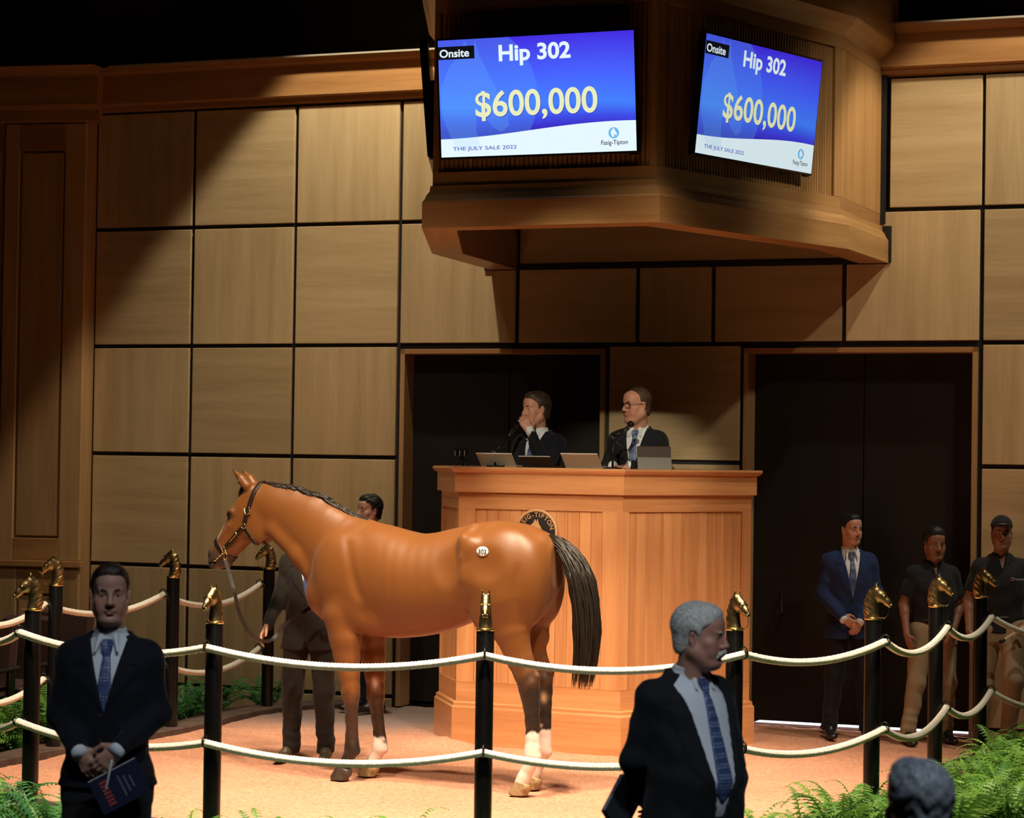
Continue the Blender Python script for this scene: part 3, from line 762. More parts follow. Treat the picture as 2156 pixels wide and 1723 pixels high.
p2, n2 = on_face(3, 1602, 223, .06); tv('price_screen', 'lit blue price screen on the bay face turned towards the door with a handle', p2, n2, math.radians(6), W=1.44, st=.80)
o3 = tv('wall_screen', 'dark screen seen edge-on on the side of the overhead bay', Vector((-.655, 17.35, 4.66)), Vector((-1, 0, 0)), math.radians(5), lit=False)

# ------------------------------------------------------------------ auctioneer's desk
DP = [at_z(913, 1541, 0), at_z(950, 1565, 0), at_z(1306, 1591, 0), at_z(1587, 1563, 0)]
DP = [Vector((p.x, p.y, 0)) for p in DP]
tl = (DP[0]-DP[1]).normalized(); bl = DP[0]+Vector((.25, .75, 0)); br = DP[3]+Vector((-.25, .75, 0))
DK = [bl]+DP+[br]
DO = Vector((.7, 18.0, 0)); desk = empty('auction_desk', DO)
tag(desk, 'tall orange wooden auctioneers desk with panelled angled fronts and round emblem', 'desk')
swept(DK, [(0, -.02), (0, .27), (-.012, .285), (-.012, .305), (-.03, .315), (-.14, .315), (-.14, -.02)], 'plinth', M['desk_wood_h'], desk, DO)
swept(DK, [(-.060, .315), (-.060, 1.90), (-.14, 1.90), (-.14, .315)], 'core', M['desk_wood'], desk, DO)
swept(DK, [(-.034, .315), (-.034, .46), (-.06, .46), (-.06, .315)], 'bottom_rail', M['desk_wood_h'], desk, DO)
swept(DK, [(-.034, 1.76), (-.034, 1.90), (-.06, 1.90), (-.06, 1.76)], 'top_rail', M['desk_wood_h'], desk, DO)
swept(DK, [(.0, 1.885), (.0, 2.03), (-.16, 2.03), (-.16, 1.885)], 'frieze', M['desk_wood_h'], desk, DO)
swept(DK, [(.01, 2.03), (.018, 2.038), (.03, 2.045), (.038, 2.06), (.032, 2.075), (-.50, 2.075), (-.50, 2.03)], 'counter_top', M['desk_wood_h'], desk, DO)
fr = miter(DK, -.034)
for i in (1, 2, 3):
    a, b = fr[i], fr[i+1]; t = b-a; Ln = t.length; ang = math.atan2(t.y, t.x); t.normalize(); nrm = Vector((t.y, -t.x, 0))
    sw = {1: (.03, .04), 2: (.14, .16), 3: (.07, .10)}[i]
    for q0, q1 in ((0, sw[0]), (Ln-sw[1], Ln)):
        cc = a+t*((q0+q1)/2)-DO-nrm*.012
        MB().box((0, 0, 0), (q1-q0, .026, 1.30), bev=.002).build('stile', M['desk_wood'], desk, loc=(cc.x, cc.y, 1.11), rot=(0, 0, ang))
    wv = .092 if i > 1 else .03; nS = max(1, round((Ln-sum(sw))/wv)); wv = (Ln-sum(sw))/nS
    me = MB().box((0, 0, 0), (wv-.0022, .020, 1.30), bev=.0025).mesh('board'); me.materials.append(M['desk_wood'])
    for k in range(nS):
        cc = a+t*(sw[0]+wv*(k+.5))-DO-nrm*.022
        link('board', me, None, desk, loc=(cc.x, cc.y, 1.11), rot=(0, 0, ang))
MB().prism([tuple((q-DO)[:2]) for q in miter(DK, -.16)], 0, 1.245).build('platform', M['void'], desk)
# round emblem on the centre face
fa, fb = fr[2], fr[3]; ft = (fb-fa).normalized(); fn = Vector((ft.y, -ft.x, 0))
ec = at_plane(1131, 1121, fa, fn)
emb = empty('round_emblem', ec+fn*.002); emb.rotation_euler = (Matrix.Rotation(math.atan2(ft.y, ft.x), 3, 'Z') @ Matrix.Rotation(math.pi/2, 3, 'X')).to_euler()
tag(emb, 'round black and tan horse-head emblem mounted on the desk front', 'emblem')
ER = .172; tan = plain('tan_emblem', (.50, .27, .12), .5); blk = plain('black_emblem', (.012, .010, .010), .5)
MB().lathe([(.001, 0), (ER, 0), (ER, .016), (ER-.006, .02), (ER-.016, .02), (ER-.02, .012), (.001, .012)], 48).build('rim', tan, emb)
MB().lathe([(.001, .0), (ER-.018, .0), (ER-.018, .0135), (.001, .0135)], 48).build('disc', blk, emb)
word = 'FASIG-TIPTON'; wd = [.85, 1.15, .95, .5, 1.15, .75, .95, .5, .95, .95, 1.2, 1.05]; tot = sum(wd); a0 = math.radians(90+92); span = math.radians(172); acc = 0
for chh, w_ in zip(word, wd):
    an = a0-span*(acc+w_/2)/tot; acc += w_
    me = text_mesh(chh, .048, .0006, 'CENTER', .0008)
    link('letter', me, tan, emb, loc=((ER-.058)*math.cos(an), (ER-.058)*math.sin(an), .0145), rot=(0, 0, an-math.pi/2))
for an in (math.radians(-18), math.radians(198)):
    MB().lathe([(.0005, 0), (.005, 0), (.005, .001), (.0005, .001)], 10).build('dot', tan, emb, loc=((ER-.04)*math.cos(an), (ER-.04)*math.sin(an), .0145))
link('horse_head', fill_poly([(p[0]*.22, p[1]*.20-.01) for p in HEAD_OUT]), tan, emb, loc=(0, 0, .0148))

# ================================================================== ROPE POSTS
def finial_mesh():
    f = Field((-.075, -.055, -.01), (.15, .055, .245), .0036)
    f.chain([((-.006, 0, .0), .046, .90), ((-.016, 0, .045), .044, .82), ((-.012, 0, .10), .042, .74), ((.002, 0, .150), .038, .74), ((.018, 0, .172), .030, .75)], .012, (0, 1, 0))
    f.chain([((.020, 0, .170), .033, .86), ((.055, 0, .140), .031, .82), ((.088, 0, .108), .023, .86), ((.108, 0, .088), .019, .90)], .012, (0, 1, 0))
    f.ell((.036, 0, .140), (.034, .026, .037), .012)                      # jowl
    f.ell((.112, 0, .083), (.014, .015, .013), .008)
    for s in (-1, 1):
        f.cone((.012, s*.016, .188), (.020, s*.021, .226), .0105, .0025, .006)
        f.ell((.052, s*.021, .156), (.008, .005, .006), .005)
        f.ell((.117, s*.011, .092), (.005, .004, .006), .004, op='sub')
        f.cone((.070, s*.026, .128), (.090, s*.022, .110), .004, .003, .006, op='sub')
    f.cone((.024, 0, .196), (.062, 0, .166), .006, .004, .006)             # forelock
    f.cone((.080, -.024, .142), (.080, .024, .142), .006, .006, .004)      # noseband
    X, Y, Z = f.grids()
    back = ss(.004, -.03, X+.10*(Z-.12))*ss(.0, .04, Z)*ss(.21, .18, Z)
    f.F += (.0022*np.sin(150*Z+110*X+40*np.abs(Y))*back).astype(np.float32)
    V, Q = f.mesh(1); return np_mesh('finial', V, Q)
ring_me = MB().tube([(.030*math.cos(a), 0, .034*math.sin(a)) for a in np.linspace(0, 2*math.pi, 19)[:-1]], .0048, 6, closed=True).mesh('ring', True); ring_me.materials.append(M['black_metal'])
def post_proto():
    r = empty('rope_post')
    o = MB().lathe([(.001, KZ-.01), (.050, KZ-.01), (.050, PT-.012), (.046, PT-.004), (.001, PT-.004)], 24).build('shaft', M['black_metal'], r); auto_smooth(o)
    o = MB().lathe([(.001, PT-.006), (.052, PT-.006), (.054, PT), (.052, PT+.006), (.046, PT+.010), (.001, PT+.010)], 24).build('collar', M['brass'], r); auto_smooth(o)
    h = link('horse_head', finial_mesh(), M['gold'], r, loc=(0, 0, PT+.006), scale=(.95, .95, .95))
    MB().tube([(.098, .012, .084), (.100, .016, .05), (.092, .016, .015), (.070, .012, -.004), (.052, .006, .002)], .0022, 6).build('rein', M['gold'], h, smooth=True)
    for z in (1.06, .525):
        link('rope_ring', ring_me, None, r, loc=(.078, 0, z))
        MB().tube([(.046, 0, z+.006), (.056, 0, z+.012), (.06, 0, z+.02)], .006, 6).build('ring_eye', M['black_metal'], r)
    return r
pp0 = post_proto()
PLAB = ['black rope post with bronze horse-head finial beside the suited handler behind the ring', 'black rope post with bronze horse head standing on the kerb against the panelled wall',
 'black rope post with bronze horse head near the corner chairs behind the suited man', 'black rope post with bronze horse head beyond the corner chairs',
 'black rope post with bronze horse head rising from ferns beside the man with the catalogue', 'black rope post with bronze horse head in front of the horse lead shank',
 'black rope post with bronze horse head facing out before the bay horse belly', 'black rope post with bronze horse head right behind the white-haired man',
 'black rope post with bronze horse head in front of the blue-suited man', 'black rope post with bronze horse head in front of the bare-headed man in black polo',
 'black rope post with bronze horse head in front of the man in the cap', 'black rope post with bronze horse head past the man in the cap']
RINGS = []
for i, p in enumerate(POSTS):
    o = pp0 if i == 0 else copy_tree(pp0)
    d = p-RC; a = math.atan2(d.y, d.x)
    if i == 7: a = math.radians(-52)
    if i == 6: a = math.radians(-91)
    if i == 5: a = math.radians(-116)
    if i == 4: a = math.radians(-160)
    if i in (0, 1): a = math.radians(178-8*i)
    if i == 2: a = math.radians(192)
    if i >= 8: a = math.radians({8: -22, 9: -25, 10: -18, 11: 0}[i])
    o.location = p; o.rotation_euler = (0, 0, a)
    tag(o, PLAB[i], 'rope post', 'horse-head rope posts around the ring')
    RINGS.append(p+Vector((math.cos(a), math.sin(a), 0))*.078)
# ropes, one span after another
def rope_span(A, B, sag, R=.0215):
    L = (B-A).length; n = max(24, int(L/.008)); m = 18; V = []
    t = (B-A).normalized(); sd = Vector((-t.y, t.x, 0)).normalized()
    for i in range(n+1):
        q = i/n; c = A.lerp(B, q)-Vector((0, 0, sag*4*q*(1-q)))
        tz = Vector(t); tz.z += -sag*4*(1-2*q)/L; tz.normalize(); upv = sd.cross(tz)*-1
        for k in range(m):
            a = 2*math.pi*k/m; z = q*L
            r = R*(1+.21*math.cos(3*a+z*165)*math.cos(3*a-z*165)+random.uniform(-.02, .02))
            V.append(c+(sd*math.cos(a)+upv*math.sin(a))*r)
    Q = [(i*m+k, i*m+(k+1) % m, (i+1)*m+(k+1) % m, (i+1)*m+k) for i in range(n) for k in range(m)]
    return np_mesh('rope_span', [tuple(v) for v in V], Q)
for z, nm, lab in ((1.06, 'upper', 'thick white cotton rope strung through the upper rings of the posts'), (.525, 'lower', 'thick white cotton rope strung through the lower rings of the posts')):
    r = empty('barrier_rope', (0, 0, 0)); tag(r, lab, 'rope', 'ropes around the ring')
    for i in range(len(RINGS)-1):
        A = RINGS[i]+Vector((0, 0, z-.008)); B = RINGS[i+1]+Vector((0, 0, z-.008)); L = (B-A).length
        sg_ = L*{0: .075, 1: .07, 2: .085, 3: .07, 4: .05, 5: .055, 6: .06, 7: .055, 8: .08, 9: .085, 10: .14}[i]
        link('rope_span', rope_span(A, B, sg_), M['rope'], r)

# ================================================================== FERNS
def leaf_mat(name, c1, c2):
    m, nt, b = nodes(name); N = nt.nodes; L = nt.links
    oi = N.new('ShaderNodeObjectInfo'); mx = N.new('ShaderNodeMix'); mx.data_type = 'RGBA'
    L.new(oi.outputs['Random'], mx.inputs['Factor']); mx.inputs['A'].default_value = (*c1, 1); mx.inputs['B'].default_value = (*c2, 1)
    L.new(mx.outputs['Result'], b.inputs['Base Color']); b.inputs['Roughness'].default_value = .45
    b.inputs['Specular IOR Level'].default_value = .35; b.inputs['Transmission Weight'].default_value = 0
    tr = N.new('ShaderNodeBsdfTranslucent'); L.new(mx.outputs['Result'], tr.inputs[0]); ms = N.new('ShaderNodeMixShader'); ms.inputs[0].default_value = .3
    out = N['Material Output']; L.new(b.outputs[0], ms.inputs[1]); L.new(tr.outputs[0], ms.inputs[2]); L.new(ms.outputs[0], out.inputs[0]); return m
M['fern'] = leaf_mat('fern_green', (.050, .16, .026), (.18, .36, .055))
M['fern_cool'] = leaf_mat('fern_deep_green', (.030, .14, .042), (.10, .30, .085))
def frond_mesh(L, rise, droop, twist, n=19, seed=0):
    rnd = random.Random(seed); V = []; Fc = []
    def pos(t): return Vector((L*(t-.10*t*t*droop), .04*twist*math.sin(t*2.6), rise*math.sin(min(1, t*1.0)*math.pi*.62)-droop*.36*L*t**2.6))
    prev = None
    for i in range(n+1):
        t = i/n; p = pos(t); tn = (pos(min(1, t+.02))-pos(max(0, t-.02))).normalized(); sd = Vector((-tn.y, tn.x, 0)).normalized(); upv = sd.cross(tn)
        w = .0025*(1-t*.7); b = len(V); V += [p+sd*w, p-sd*w]
        if i: Fc.append((b-2, b-1, b+1, b))
        if i >= 2:
            ln = L*.15*math.sin(min(1, .22+t*.9)*math.pi)**.7*(1.0 if t < .75 else 1.0)+.006
            for s in (-1, 1):
                k = len(V); d = (sd*s+tn*.38-upv*(.18+.1*rnd.random())*-1*(.3))
                d = d.normalized(); ww = L/n*.46
                dz = Vector((0, 0, -ln*(.12+.25*rnd.random())))
                V += [p+tn*(-ww*.45), p+d*ln*.55+tn*(-ww*.40)+dz*.2+upv*.003, p+d*ln+dz, p+d*ln*.55+tn*(ww*.62)+dz*.2+upv*.003, p+tn*(ww*.5)]
                Fc += [(k, k+1, k+3, k+4), (k+1, k+2, k+3)] if s > 0 else [(k+4, k+3, k+1, k), (k+3, k+2, k+1)]
    me = bpy.data.meshes.new('frond'); me.from_pydata([tuple(v) for v in V], [], Fc); me.update(); return me
FR = []
for q, (l, r, d) in enumerate(((.46, .20, .7), (.50, .28, .85), (.40, .30, .45), (.44, .12, .5), (.36, .34, .2), (.52, .22, 1.0))):
    FR.append((frond_mesh(l, r, d, (-1)**q, seed=q), frond_mesh(l, r, d, (-1)**q, seed=q)))
    FR[-1][0].materials.append(M['fern']); FR[-1][1].materials.append(M['fern_cool'])
def fern(loc, sc, cool, n, label, rnd):
    r = empty('fern', loc); tag(r, label, 'fern', 'ferns bedded around the ring')
    a0 = rnd.random()*6
    for k in range(n):
        q = rnd.random(); me = FR[rnd.choice((0, 1, 5, 3)) if q < .62 else rnd.choice((2, 4, 1))][1 if cool else 0]
        s = sc*rnd.uniform(.75, 1.15)
        o = link('frond', me, None, r, loc=(rnd.uniform(-.03, .03), rnd.uniform(-.03, .03), 0), rot=(rnd.uniform(-.25, .25), rnd.uniform(-.45, .12), a0+k*2.39996), scale=(s, s, s))
rf = random.Random(11)
def along(t):   # point on the kerb line, t in post index units (0 = wall end)
    i = min(int(t*6), len(KL)-2); f = t*6-i; return KL[i].lerp(KL[i+1], f), (KL[i+1]-KL[i]).normalized()
def fern_row(t0, t1, step, d0, d1, sc, cool, n, label, z=-.13, jit=.08):
    t = t0
    while t < t1:
        p, tn = along(t); nrm = Vector((tn.y, -tn.x, 0))
        q = p+nrm*rf.uniform(d0, d1); q.x += rf.uniform(-jit, jit); q.y += rf.uniform(-jit, jit)
        fern((q.x, q.y, z), sc*rf.uniform(.9, 1.12), cool, n, label, rf)
        dl = (along(min(t+.05, len(KP)-1.01))[0]-p).length/.05
        t += step/max(dl, .3)
fern_row(.8, 2.0, .28, .34, .46, .78, True, 24, 'green fern bedded between the kerb and the panelled wall', z=-.04)
fern_row(1.15, 1.75, .4, .55, .62, .70, True, 20, 'green fern bedded between the kerb and the panelled wall', z=-.02)
fern_row(2.0, 4.1, .28, .40, .52, .92, False, 24, 'green fern bedded outside the kerb by the corner chairs', z=-.02)
fern_row(2.2, 3.7, .36, .75, .95, .92, False, 22, 'green fern bedded outside the kerb by the corner chairs', z=0.0)
fern_row(4.3, 5.45, .26, .36, .46, .92, True, 24, 'deep green fern at the foot of the post beside the man with the catalogue', z=-.12)
fern_row(4.2, 5.4, .30, .70, .90, 1.0, True, 24, 'deep green fern at the foot of the post beside the man with the catalogue', z=-.04)
fern_row(5.0, 8.0, .34, .40, .48, .80, False, 20, 'fern along the ring kerb below the near rope posts', z=-.11)
fern_row(7.9, 11.6, .27, .38, .48, .86, False, 24, 'bright green fern edging the kerb beside the seated grey-haired man', z=-.04)
fern_row(8.1, 11.8, .30, .72, .90, 1.0, False, 26, 'bright green fern in the middle of the bank behind the seated man', z=.02)
fern_row(8.3, 11.6, .36, 1.1, 1.35, 1.1, False, 26, 'large bright fern on the outer side of the bank by the seated man', z=.04)

# ================================================================== CORNER CHAIRS
M['maroon'] = plain('brown_maroon_cloth', (.075, .030, .026), .9, noise=.2, nscale=60, sheen=.1)
def chair_proto():
    r = empty('auditorium_chair')
    MB().box((0, 0, .43), (.50, .48, .10), bev=.04).build('seat', M['maroon'], r, smooth=False)
    b = MB().box((0, 0, 0), (.50, .09, .56), bev=.035).build('backrest', M['maroon'], r, loc=(0, .25, .70), rot=(-.14, 0, 0))
    for s in (-1, 1):
        MB().box((s*.28, .02, .62), (.05, .42, .035), bev=.012).build('armrest', M['black_plastic'], r)
        MB().box((s*.28, .10, .30), (.035, .10, .62), bev=.01).build('leg', M['black_metal'], r)
    MB().box((0, .02, .36), (.46, .40, .05), bev=.01).build('seat_pan', M['black_plastic'], r)
    return r
ch = chair_proto()
for i, (u, y, rz) in enumerate(((26, 18.75, -.30), (104, 19.6, -.35), (-60, 18.2, -.25))):
    o = ch if i == 0 else copy_tree(ch); q = at_y(u, 1400, y)
    o.location = (q.x, q.y, -.15); o.rotation_euler = (0, 0, rz)
    tag(o, ['brown upholstered chair behind the fern bank by the pilaster', 'brown upholstered chair half hidden behind a rope post in the corner', 'brown upholstered chair at the end of the corner row'][i], 'chair', 'corner chairs')

# ================================================================== THINGS ON THE DESK
TZ = 2.075
def desk_pt(u, back):
    i = 1 if u < 968 else (2 if u < 1306 else 3); a, b = DK[i+0], DK[i+1]
    t = (b-a).normalized(); n = Vector((t.y, -t.x, 0)); p = at_plane(u, 980, a-n*back, n); p.z = TZ; return p, math.atan2(t.y, t.x)
def laptop(nm, u, back, w, h, lean, mat, label, base=True):
    p, a = desk_pt(u, back); r = empty(nm, p, a*.75); tag(r, label, 'laptop', 'laptops on the desk')
    MB().box((0, .11, .008), (w, .22, .014), bev=.004).build('keyboard_base', mat, r)
    MB().box((0, 0, h/2), (w, .008, h), bev=.003).build('lid', mat, r, loc=(0, .0, .012), rot=(lean, 0, 0))
    MB().box((0, -.0045, h-.004), (w*.98, .003, .006)).build('lid_edge', M['white_plastic'], r, loc=(0, 0, .012), rot=(lean, 0, 0))
    return r
laptop('laptop', 1050, .19, .285, .15, math.radians(52), M['silver'], 'silver laptop behind the boom microphone at the left auctioneer')
laptop('laptop', 1133, .19, .25, .12, math.radians(50), M['black_plastic'], 'black laptop in front of the auctioneer speaking into his hand')
laptop('laptop', 1229, .19, .285, .16, math.radians(52), M['silver'], 'silver laptop between the two auctioneers')
p, a = desk_pt(1379, .09); tb = empty('tablet_stand', p, a*.3); tag(tb, 'tablet in a grey folio case propped before the bespectacled auctioneer', 'tablet')
MB().box((0, 0, .128), (.262, .010, .095), bev=.004).build('tablet_back', plain('brown_case', (.060, .036, .030), .5), tb, loc=(0, .02, -.003), rot=(-.12, 0, 0))
MB().box((0, 0, .045), (.262, .006, .092), bev=.002).build('folio_flap', plain('grey_folio', (.19, .18, .16), .7), tb, loc=(0, .0, 0), rot=(-.22, 0, 0))
MB().box((0, .09, .006), (.255, .18, .010), bev=.003).build('folio_base', plain('grey_folio_base', (.12, .115, .105), .7), tb)
def mic(nm, u0, back, pts, label, rad=.024):
    p, a = desk_pt(u0, back); r = empty(nm, p); tag(r, label, 'microphone', 'microphones on the desk')
    MB().lathe([(.001, 0), (.07, 0), (.07, .008), (.02, .014), (.001, .014)], 20).build('base', M['black_metal'], r)
    P = [Vector(q) for q in pts]
    MB().tube(P[:2], .009, 8).build('upright', M['black_metal'], r, smooth=True)
    j = MB(); j.sphere(P[1], .018, 10, 8); j.box(P[1]+Vector((-.012, -.01, .012)), (.035, .02, .02), bev=.005); j.build('clutch', M['black_plastic'], r)
    MB().tube(P[1:-1], .007, 8).build('boom', M['black_metal'], r, smooth=True)
    d = (P[-1]-P[-2]).normalized(); mb = MB(); mb.tube([P[-2]-d*.01, P[-2]+d*.02, P[-1]-d*.03], [.012, .014, .018], 12); mb.build('handle', M['black_plastic'], r, smooth=True)
    MB().sphere(P[-1], (rad, rad, rad), 14, 10).build('grille', M['black_metal'], r, smooth=True)
    cb = [P[-2]+Vector((0, 0, -.015))]+[P[1].lerp(P[-2], t)+Vector((.0, -.012, -.012-.03*math.sin(t*3.1))) for t in (.8, .5, .2)]+[P[1]+Vector((.06, -.02, -.06)), P[0]+Vector((.10, -.01, .06)), P[0]+Vector((.06, -.01, .006))]
    MB().tube(catmull(cb, 4), .003, 6).build('cable', M['black_plastic'], r, smooth=True)
    return r
MIC1 = mic('boom_microphone', 1043, .16, [(0, 0, .0), (-.006, 0, .105), (.10, .09, .235), (.155, .14, .305)], 'boom microphone held at the mouth of the left auctioneer', .021)
MIC2 = mic('boom_microphone', 1290, .20, [(0, 0, .0), (0, 0, .225), (.02, .0, .255), (.075, -.02, .268), (.128, -.01, .330)], 'boom microphone below the chin of the bespectacled auctioneer', .025)
p, a = desk_pt(972, .14); dv = empty('cue_light', p, a*.3); tag(dv, 'small black cue light unit with cable at the desk corner', 'cue light')
for k in (-1, 0, 1): MB().box((k*.036, 0, .105), (.031, .05, .062), bev=.006).build('lamp_box', M['black_plastic'], dv)
for k in (-1, 0, 1): MB().box((k*.036-.012, -.026, .10), (.005, .003, .038)).build('light_strip', M['white_plastic'], dv)
MB().tube([(-.05, -.02, .004), (-.02, 0, .04), (0, 0, .08)], .006, 6).tube([(.05, -.02, .004), (.02, 0, .04), (0, 0, .08)], .006, 6).tube([(0, .05, .004), (0, .01, .04), (0, 0, .08)], .006, 6).build('stand', M['black_metal'], dv)
MB().tube(catmull([Vector(q) for q in ((.03, 0, .05), (.075, -.01, .055), (.10, -.02, .03), (.11, -.02, .004))], 5), .003, 6).build('cable', M['black_plastic'], dv, smooth=True)

# ================================================================== HORSE
AL = math.radians(26)
HO = Vector((-.47, 15.62, 0)); HRZ = math.pi-AL      # local x = forward (to the left and away), y = its left side, z = up
def horse_prims(f, head_only=False):
    Yd = (0, 1, 0)
    if not head_only:
        f.loft('x', [(-.855, 0, 1.46, .06, .13), (-.83, 0, 1.45, .13, .20), (-.77, 0, 1.41, .215, .262), (-.66, 0, 1.40, .265, .315), (-.55, 0, 1.40, .285, .332), (-.43, 0, 1.405, .285, .334),
                     (-.30, 0, 1.405, .262, .316), (-.20, 0, 1.37, .255, .325), (-.106, 0, 1.343, .262, .333), (.0, 0, 1.315, .282, .334), (.115, 0, 1.297, .292, .338), (.25, 0, 1.302, .286, .358), (.39, 0, 1.317, .262, .375),
                     (.50, 0, 1.325, .238, .378), (.60, 0, 1.330, .215, .368), (.72, 0, 1.315, .195, .325), (.82, 0, 1.285, .165, .275), (.90, 0, 1.25, .12, .18), (.945, 0, 1.24, .06, .09)], .03, p=2.15)
        for s in (-1, 1):
            f.ell((-.585, s*.150, 1.40), (.235, .125, .29), .06)                       # haunch
            f.ell((-.335, s*.215, 1.565), (.075, .045, .07), .06)                      # hip point
            f.chain([((-.315, s*.10, 1.685), .030, 1), ((-.290, s*.200, 1.615), .028, 1), ((-.292, s*.238, 1.50), .020, 1), ((-.315, s*.245, 1.36), .014, 1)], .035, Yd)   # hip crest
            f.ell((-.195, s*.285, 1.47), (.07, .045, .13), .06, op='sub')                # flank hollow
            f.ell((-.47, s*.315, 1.47), (.10, .04, .09), .07, op='sub')
            f.ell((.50, s*.185, 1.19), (.075, .05, .12), .05)                             # triceps
            f.ell((-.735, s*.12, 1.33), (.115, .10, .25), .06)                         # buttock
            f.cone((-.56, s*.155, 1.22), (-.635, s*.150, .99), .19, .105, .06, (Yd, .66, .72))
            f.ell((-.455, s*.165, 1.13), (.11, .075, .12), .06)                        # stifle
            f.ell((.66, s*.130, 1.36), (.18, .085, .25), .12, rotm_y(18))              # shoulder blade
            f.ell((.845, s*.085, 1.215), (.10, .085, .12), .05)                        # point of shoulder
            f.ell((.60, s*.155, 1.10), (.155, .075, .13), .05)                         # upper arm
            f.ell((.40, s*.16, 1.05), (.10, .06, .07), .06)                            # elbow girth
        # near fore / far fore
        fore = ((.135, [(.645, 1.08, .125), (.610, .93, .110), (.602, .82, .090), (.580, .70, .068), (.567, .615, .058), (.566, .56, .058), (.564, .50, .044), (.562, .40, .038), (.558, .29, .038), (.553, .235, .044), (.553, .20, .047), (.578, .145, .036), (.606, .098, .040), (.620, .070, .047)], (.624, .660)),
                (-.125, [(.620, 1.08, .125), (.575, .93, .108), (.550, .80, .088), (.532, .67, .066), (.525, .585, .058), (.522, .52, .057), (.517, .46, .043), (.508, .38, .038), (.494, .27, .038), (.487, .225, .045), (.487, .19, .047), (.515, .13, .037), (.548, .088, .041), (.560, .066, .047)], (.562, .600)))
        for y, st, hf in fore:
            pts = [((x, y*(1.05 if z > .9 else 1.0), z), r, .78 if z > .7 else (.86 if .2 < z < .5 and r < .042 else .92)) for x, z, r in st]
            f.chain(pts, .022, Yd)
            f.ell((st[5][0]+.022, y, st[5][1]+.02), (.042, .048, .05), .02)              # knee cap
            f.ell((st[10][0]-.035, y, st[10][1]-.005), (.026, .03, .026), .018)          # ergot
            f.ell((st[2][0]+.02, y*1.12, st[2][1]+.06), (.062, .05, .12), .03)           # forearm muscle
            f.cone((st[6][0]-.034, y, st[6][1]), (st[9][0]-.036, y, st[9][1]), .013, .015, .014)
        hind = ((.152, [(-.620, 1.02, .122), (-.648, .935, .090), (-.672, .86, .080), (-.712, .77, .068), (-.745, .70, .066), (-.756, .63, .060), (-.764, .56, .050), (-.770, .47, .042), (-.774, .37, .042), (-.776, .30, .047), (-.776, .255, .052), (-.755, .18, .040), (-.722, .115, .041), (-.705, .075, .048)], (-.700, -.660)),
                (-.135, [(-.590, 1.02, .122), (-.612, .935, .090), (-.632, .86, .080), (-.670, .77, .068), (-.704, .70, .066), (-.713, .63, .058), (-.716, .56, .049), (-.718, .47, .042), (-.720, .37, .042), (-.720, .30, .047), (-.718, .255, .052), (-.695, .18, .040), (-.662, .115, .041), (-.645, .075, .048)], (-.640, -.600)))
        for y, st, hf in hind:
            pts = [((x, y, z), r, .74 if z > .8 else (.80 if z > .5 else .90)) for x, z, r in st]
            f.chain(pts, .022, Yd)
            hx, hz = st[4][0], st[4][1]
            f.cone((hx-.045, y, hz+.02), (hx-.062, y, hz+.055), .022, .017, .02)          # point of hock
            f.cone((hx-.062, y, hz+.055), (st[1][0]-.075, y, st[1][1]), .013, .018, .035) # hamstring
            f.ell((hx+.018, y, hz-.02), (.045, .05, .055), .02)
            f.cone((st[6][0]-.040, y, st[6][1]), (st[9][0]-.038, y, st[9][1]), .014, .016, .014)
            f.ell((st[10][0]-.035, y, st[10][1]-.01), (.026, .03, .026), .018)
    # neck
    f.chain([((.68, 0, 1.45), .30, .52), ((.80, 0, 1.525), .258, .52), ((.905, 0, 1.607), .213, .54), ((1.02, 0, 1.674), .188, .52), ((1.15, 0, 1.735), .158, .52), ((1.27, 0, 1.775), .142, .56), ((1.38, 0, 1.825), .115, .64)], .05, Yd)
    f.chain([((.72, 0, 1.66), .055, .5), ((.93, 0, 1.79), .055, .5), ((1.12, 0, 1.85), .05, .5), ((1.33, 0, 1.895), .045, .6)], .05, Yd)
    f.chain([((1.24, .04, 1.63), .05, 1.0), ((1.02, .05, 1.46), .055, 1.0), ((.93, .06, 1.36), .05, 1.0)], .06, Yd)
    f.chain([((1.24, -.04, 1.63), .05, 1.0), ((1.02, -.05, 1.46), .055, 1.0), ((.93, -.06, 1.36), .05, 1.0)], .06, Yd)
    # head
    f.chain([((1.425, 0, 1.835), .098, .80), ((1.455, 0, 1.745), .128, .66), ((1.520, 0, 1.650), .120, .66), ((1.590, 0, 1.560), .098, .66), ((1.650, 0, 1.490), .082, .68), ((1.700, 0, 1.437), .078, .72)], .035, Yd)
    f.ell((1.715, 0, 1.418), (.072, .058, .062), .03, rotm_y(45))
    f.ell((1.640, 0, 1.392), (.042, .040, .034), .025)                                  # chin
    f.ell((1.735, 0, 1.385), (.040, .046, .032), .02)                                   # upper lip
    f.ell((1.725, 0, 1.396), (.055, .09, .0045), .008, rotm_y(12), op='sub')            # mouth line
    for s in (-1, 1):
        f.ell((1.375, s*.052, 1.640), (.105, .034, .108), .03)                           # jowl
        f.ell((1.565, s*.070, 1.745), (.036, .022, .030), .02)                           # brow over the eye
        f.ell((1.578, s*.088, 1.730), (.020, .014, .016), .010, op='sub')
        f.cone((1.575, s*.070, 1.655), (1.650, s*.054, 1.570), .015, .010, .02)         # facial crest
        f.ell((1.758, s*.046, 1.450), (.014, .012, .022), .012, rotm_y(35), op='sub')    # nostril
        f.ell((1.745, s*.044, 1.468), (.024, .014, .022), .018)
        # ears
        f.cone((1.452, s*.050, 1.925), (1.500, s*.056, 1.975), .036, .035, .018, ((1, 0, 1), .9, .8))
        f.cone((1.500, s*.056, 1.975), (1.574, s*.058, 2.045), .033, .004, .012, ((.4, .7, .3), .8, .8))
        f.cone((1.520, s*.076, 1.972), (1.572, s*.070, 2.032), .013, .003, .008, op='sub')
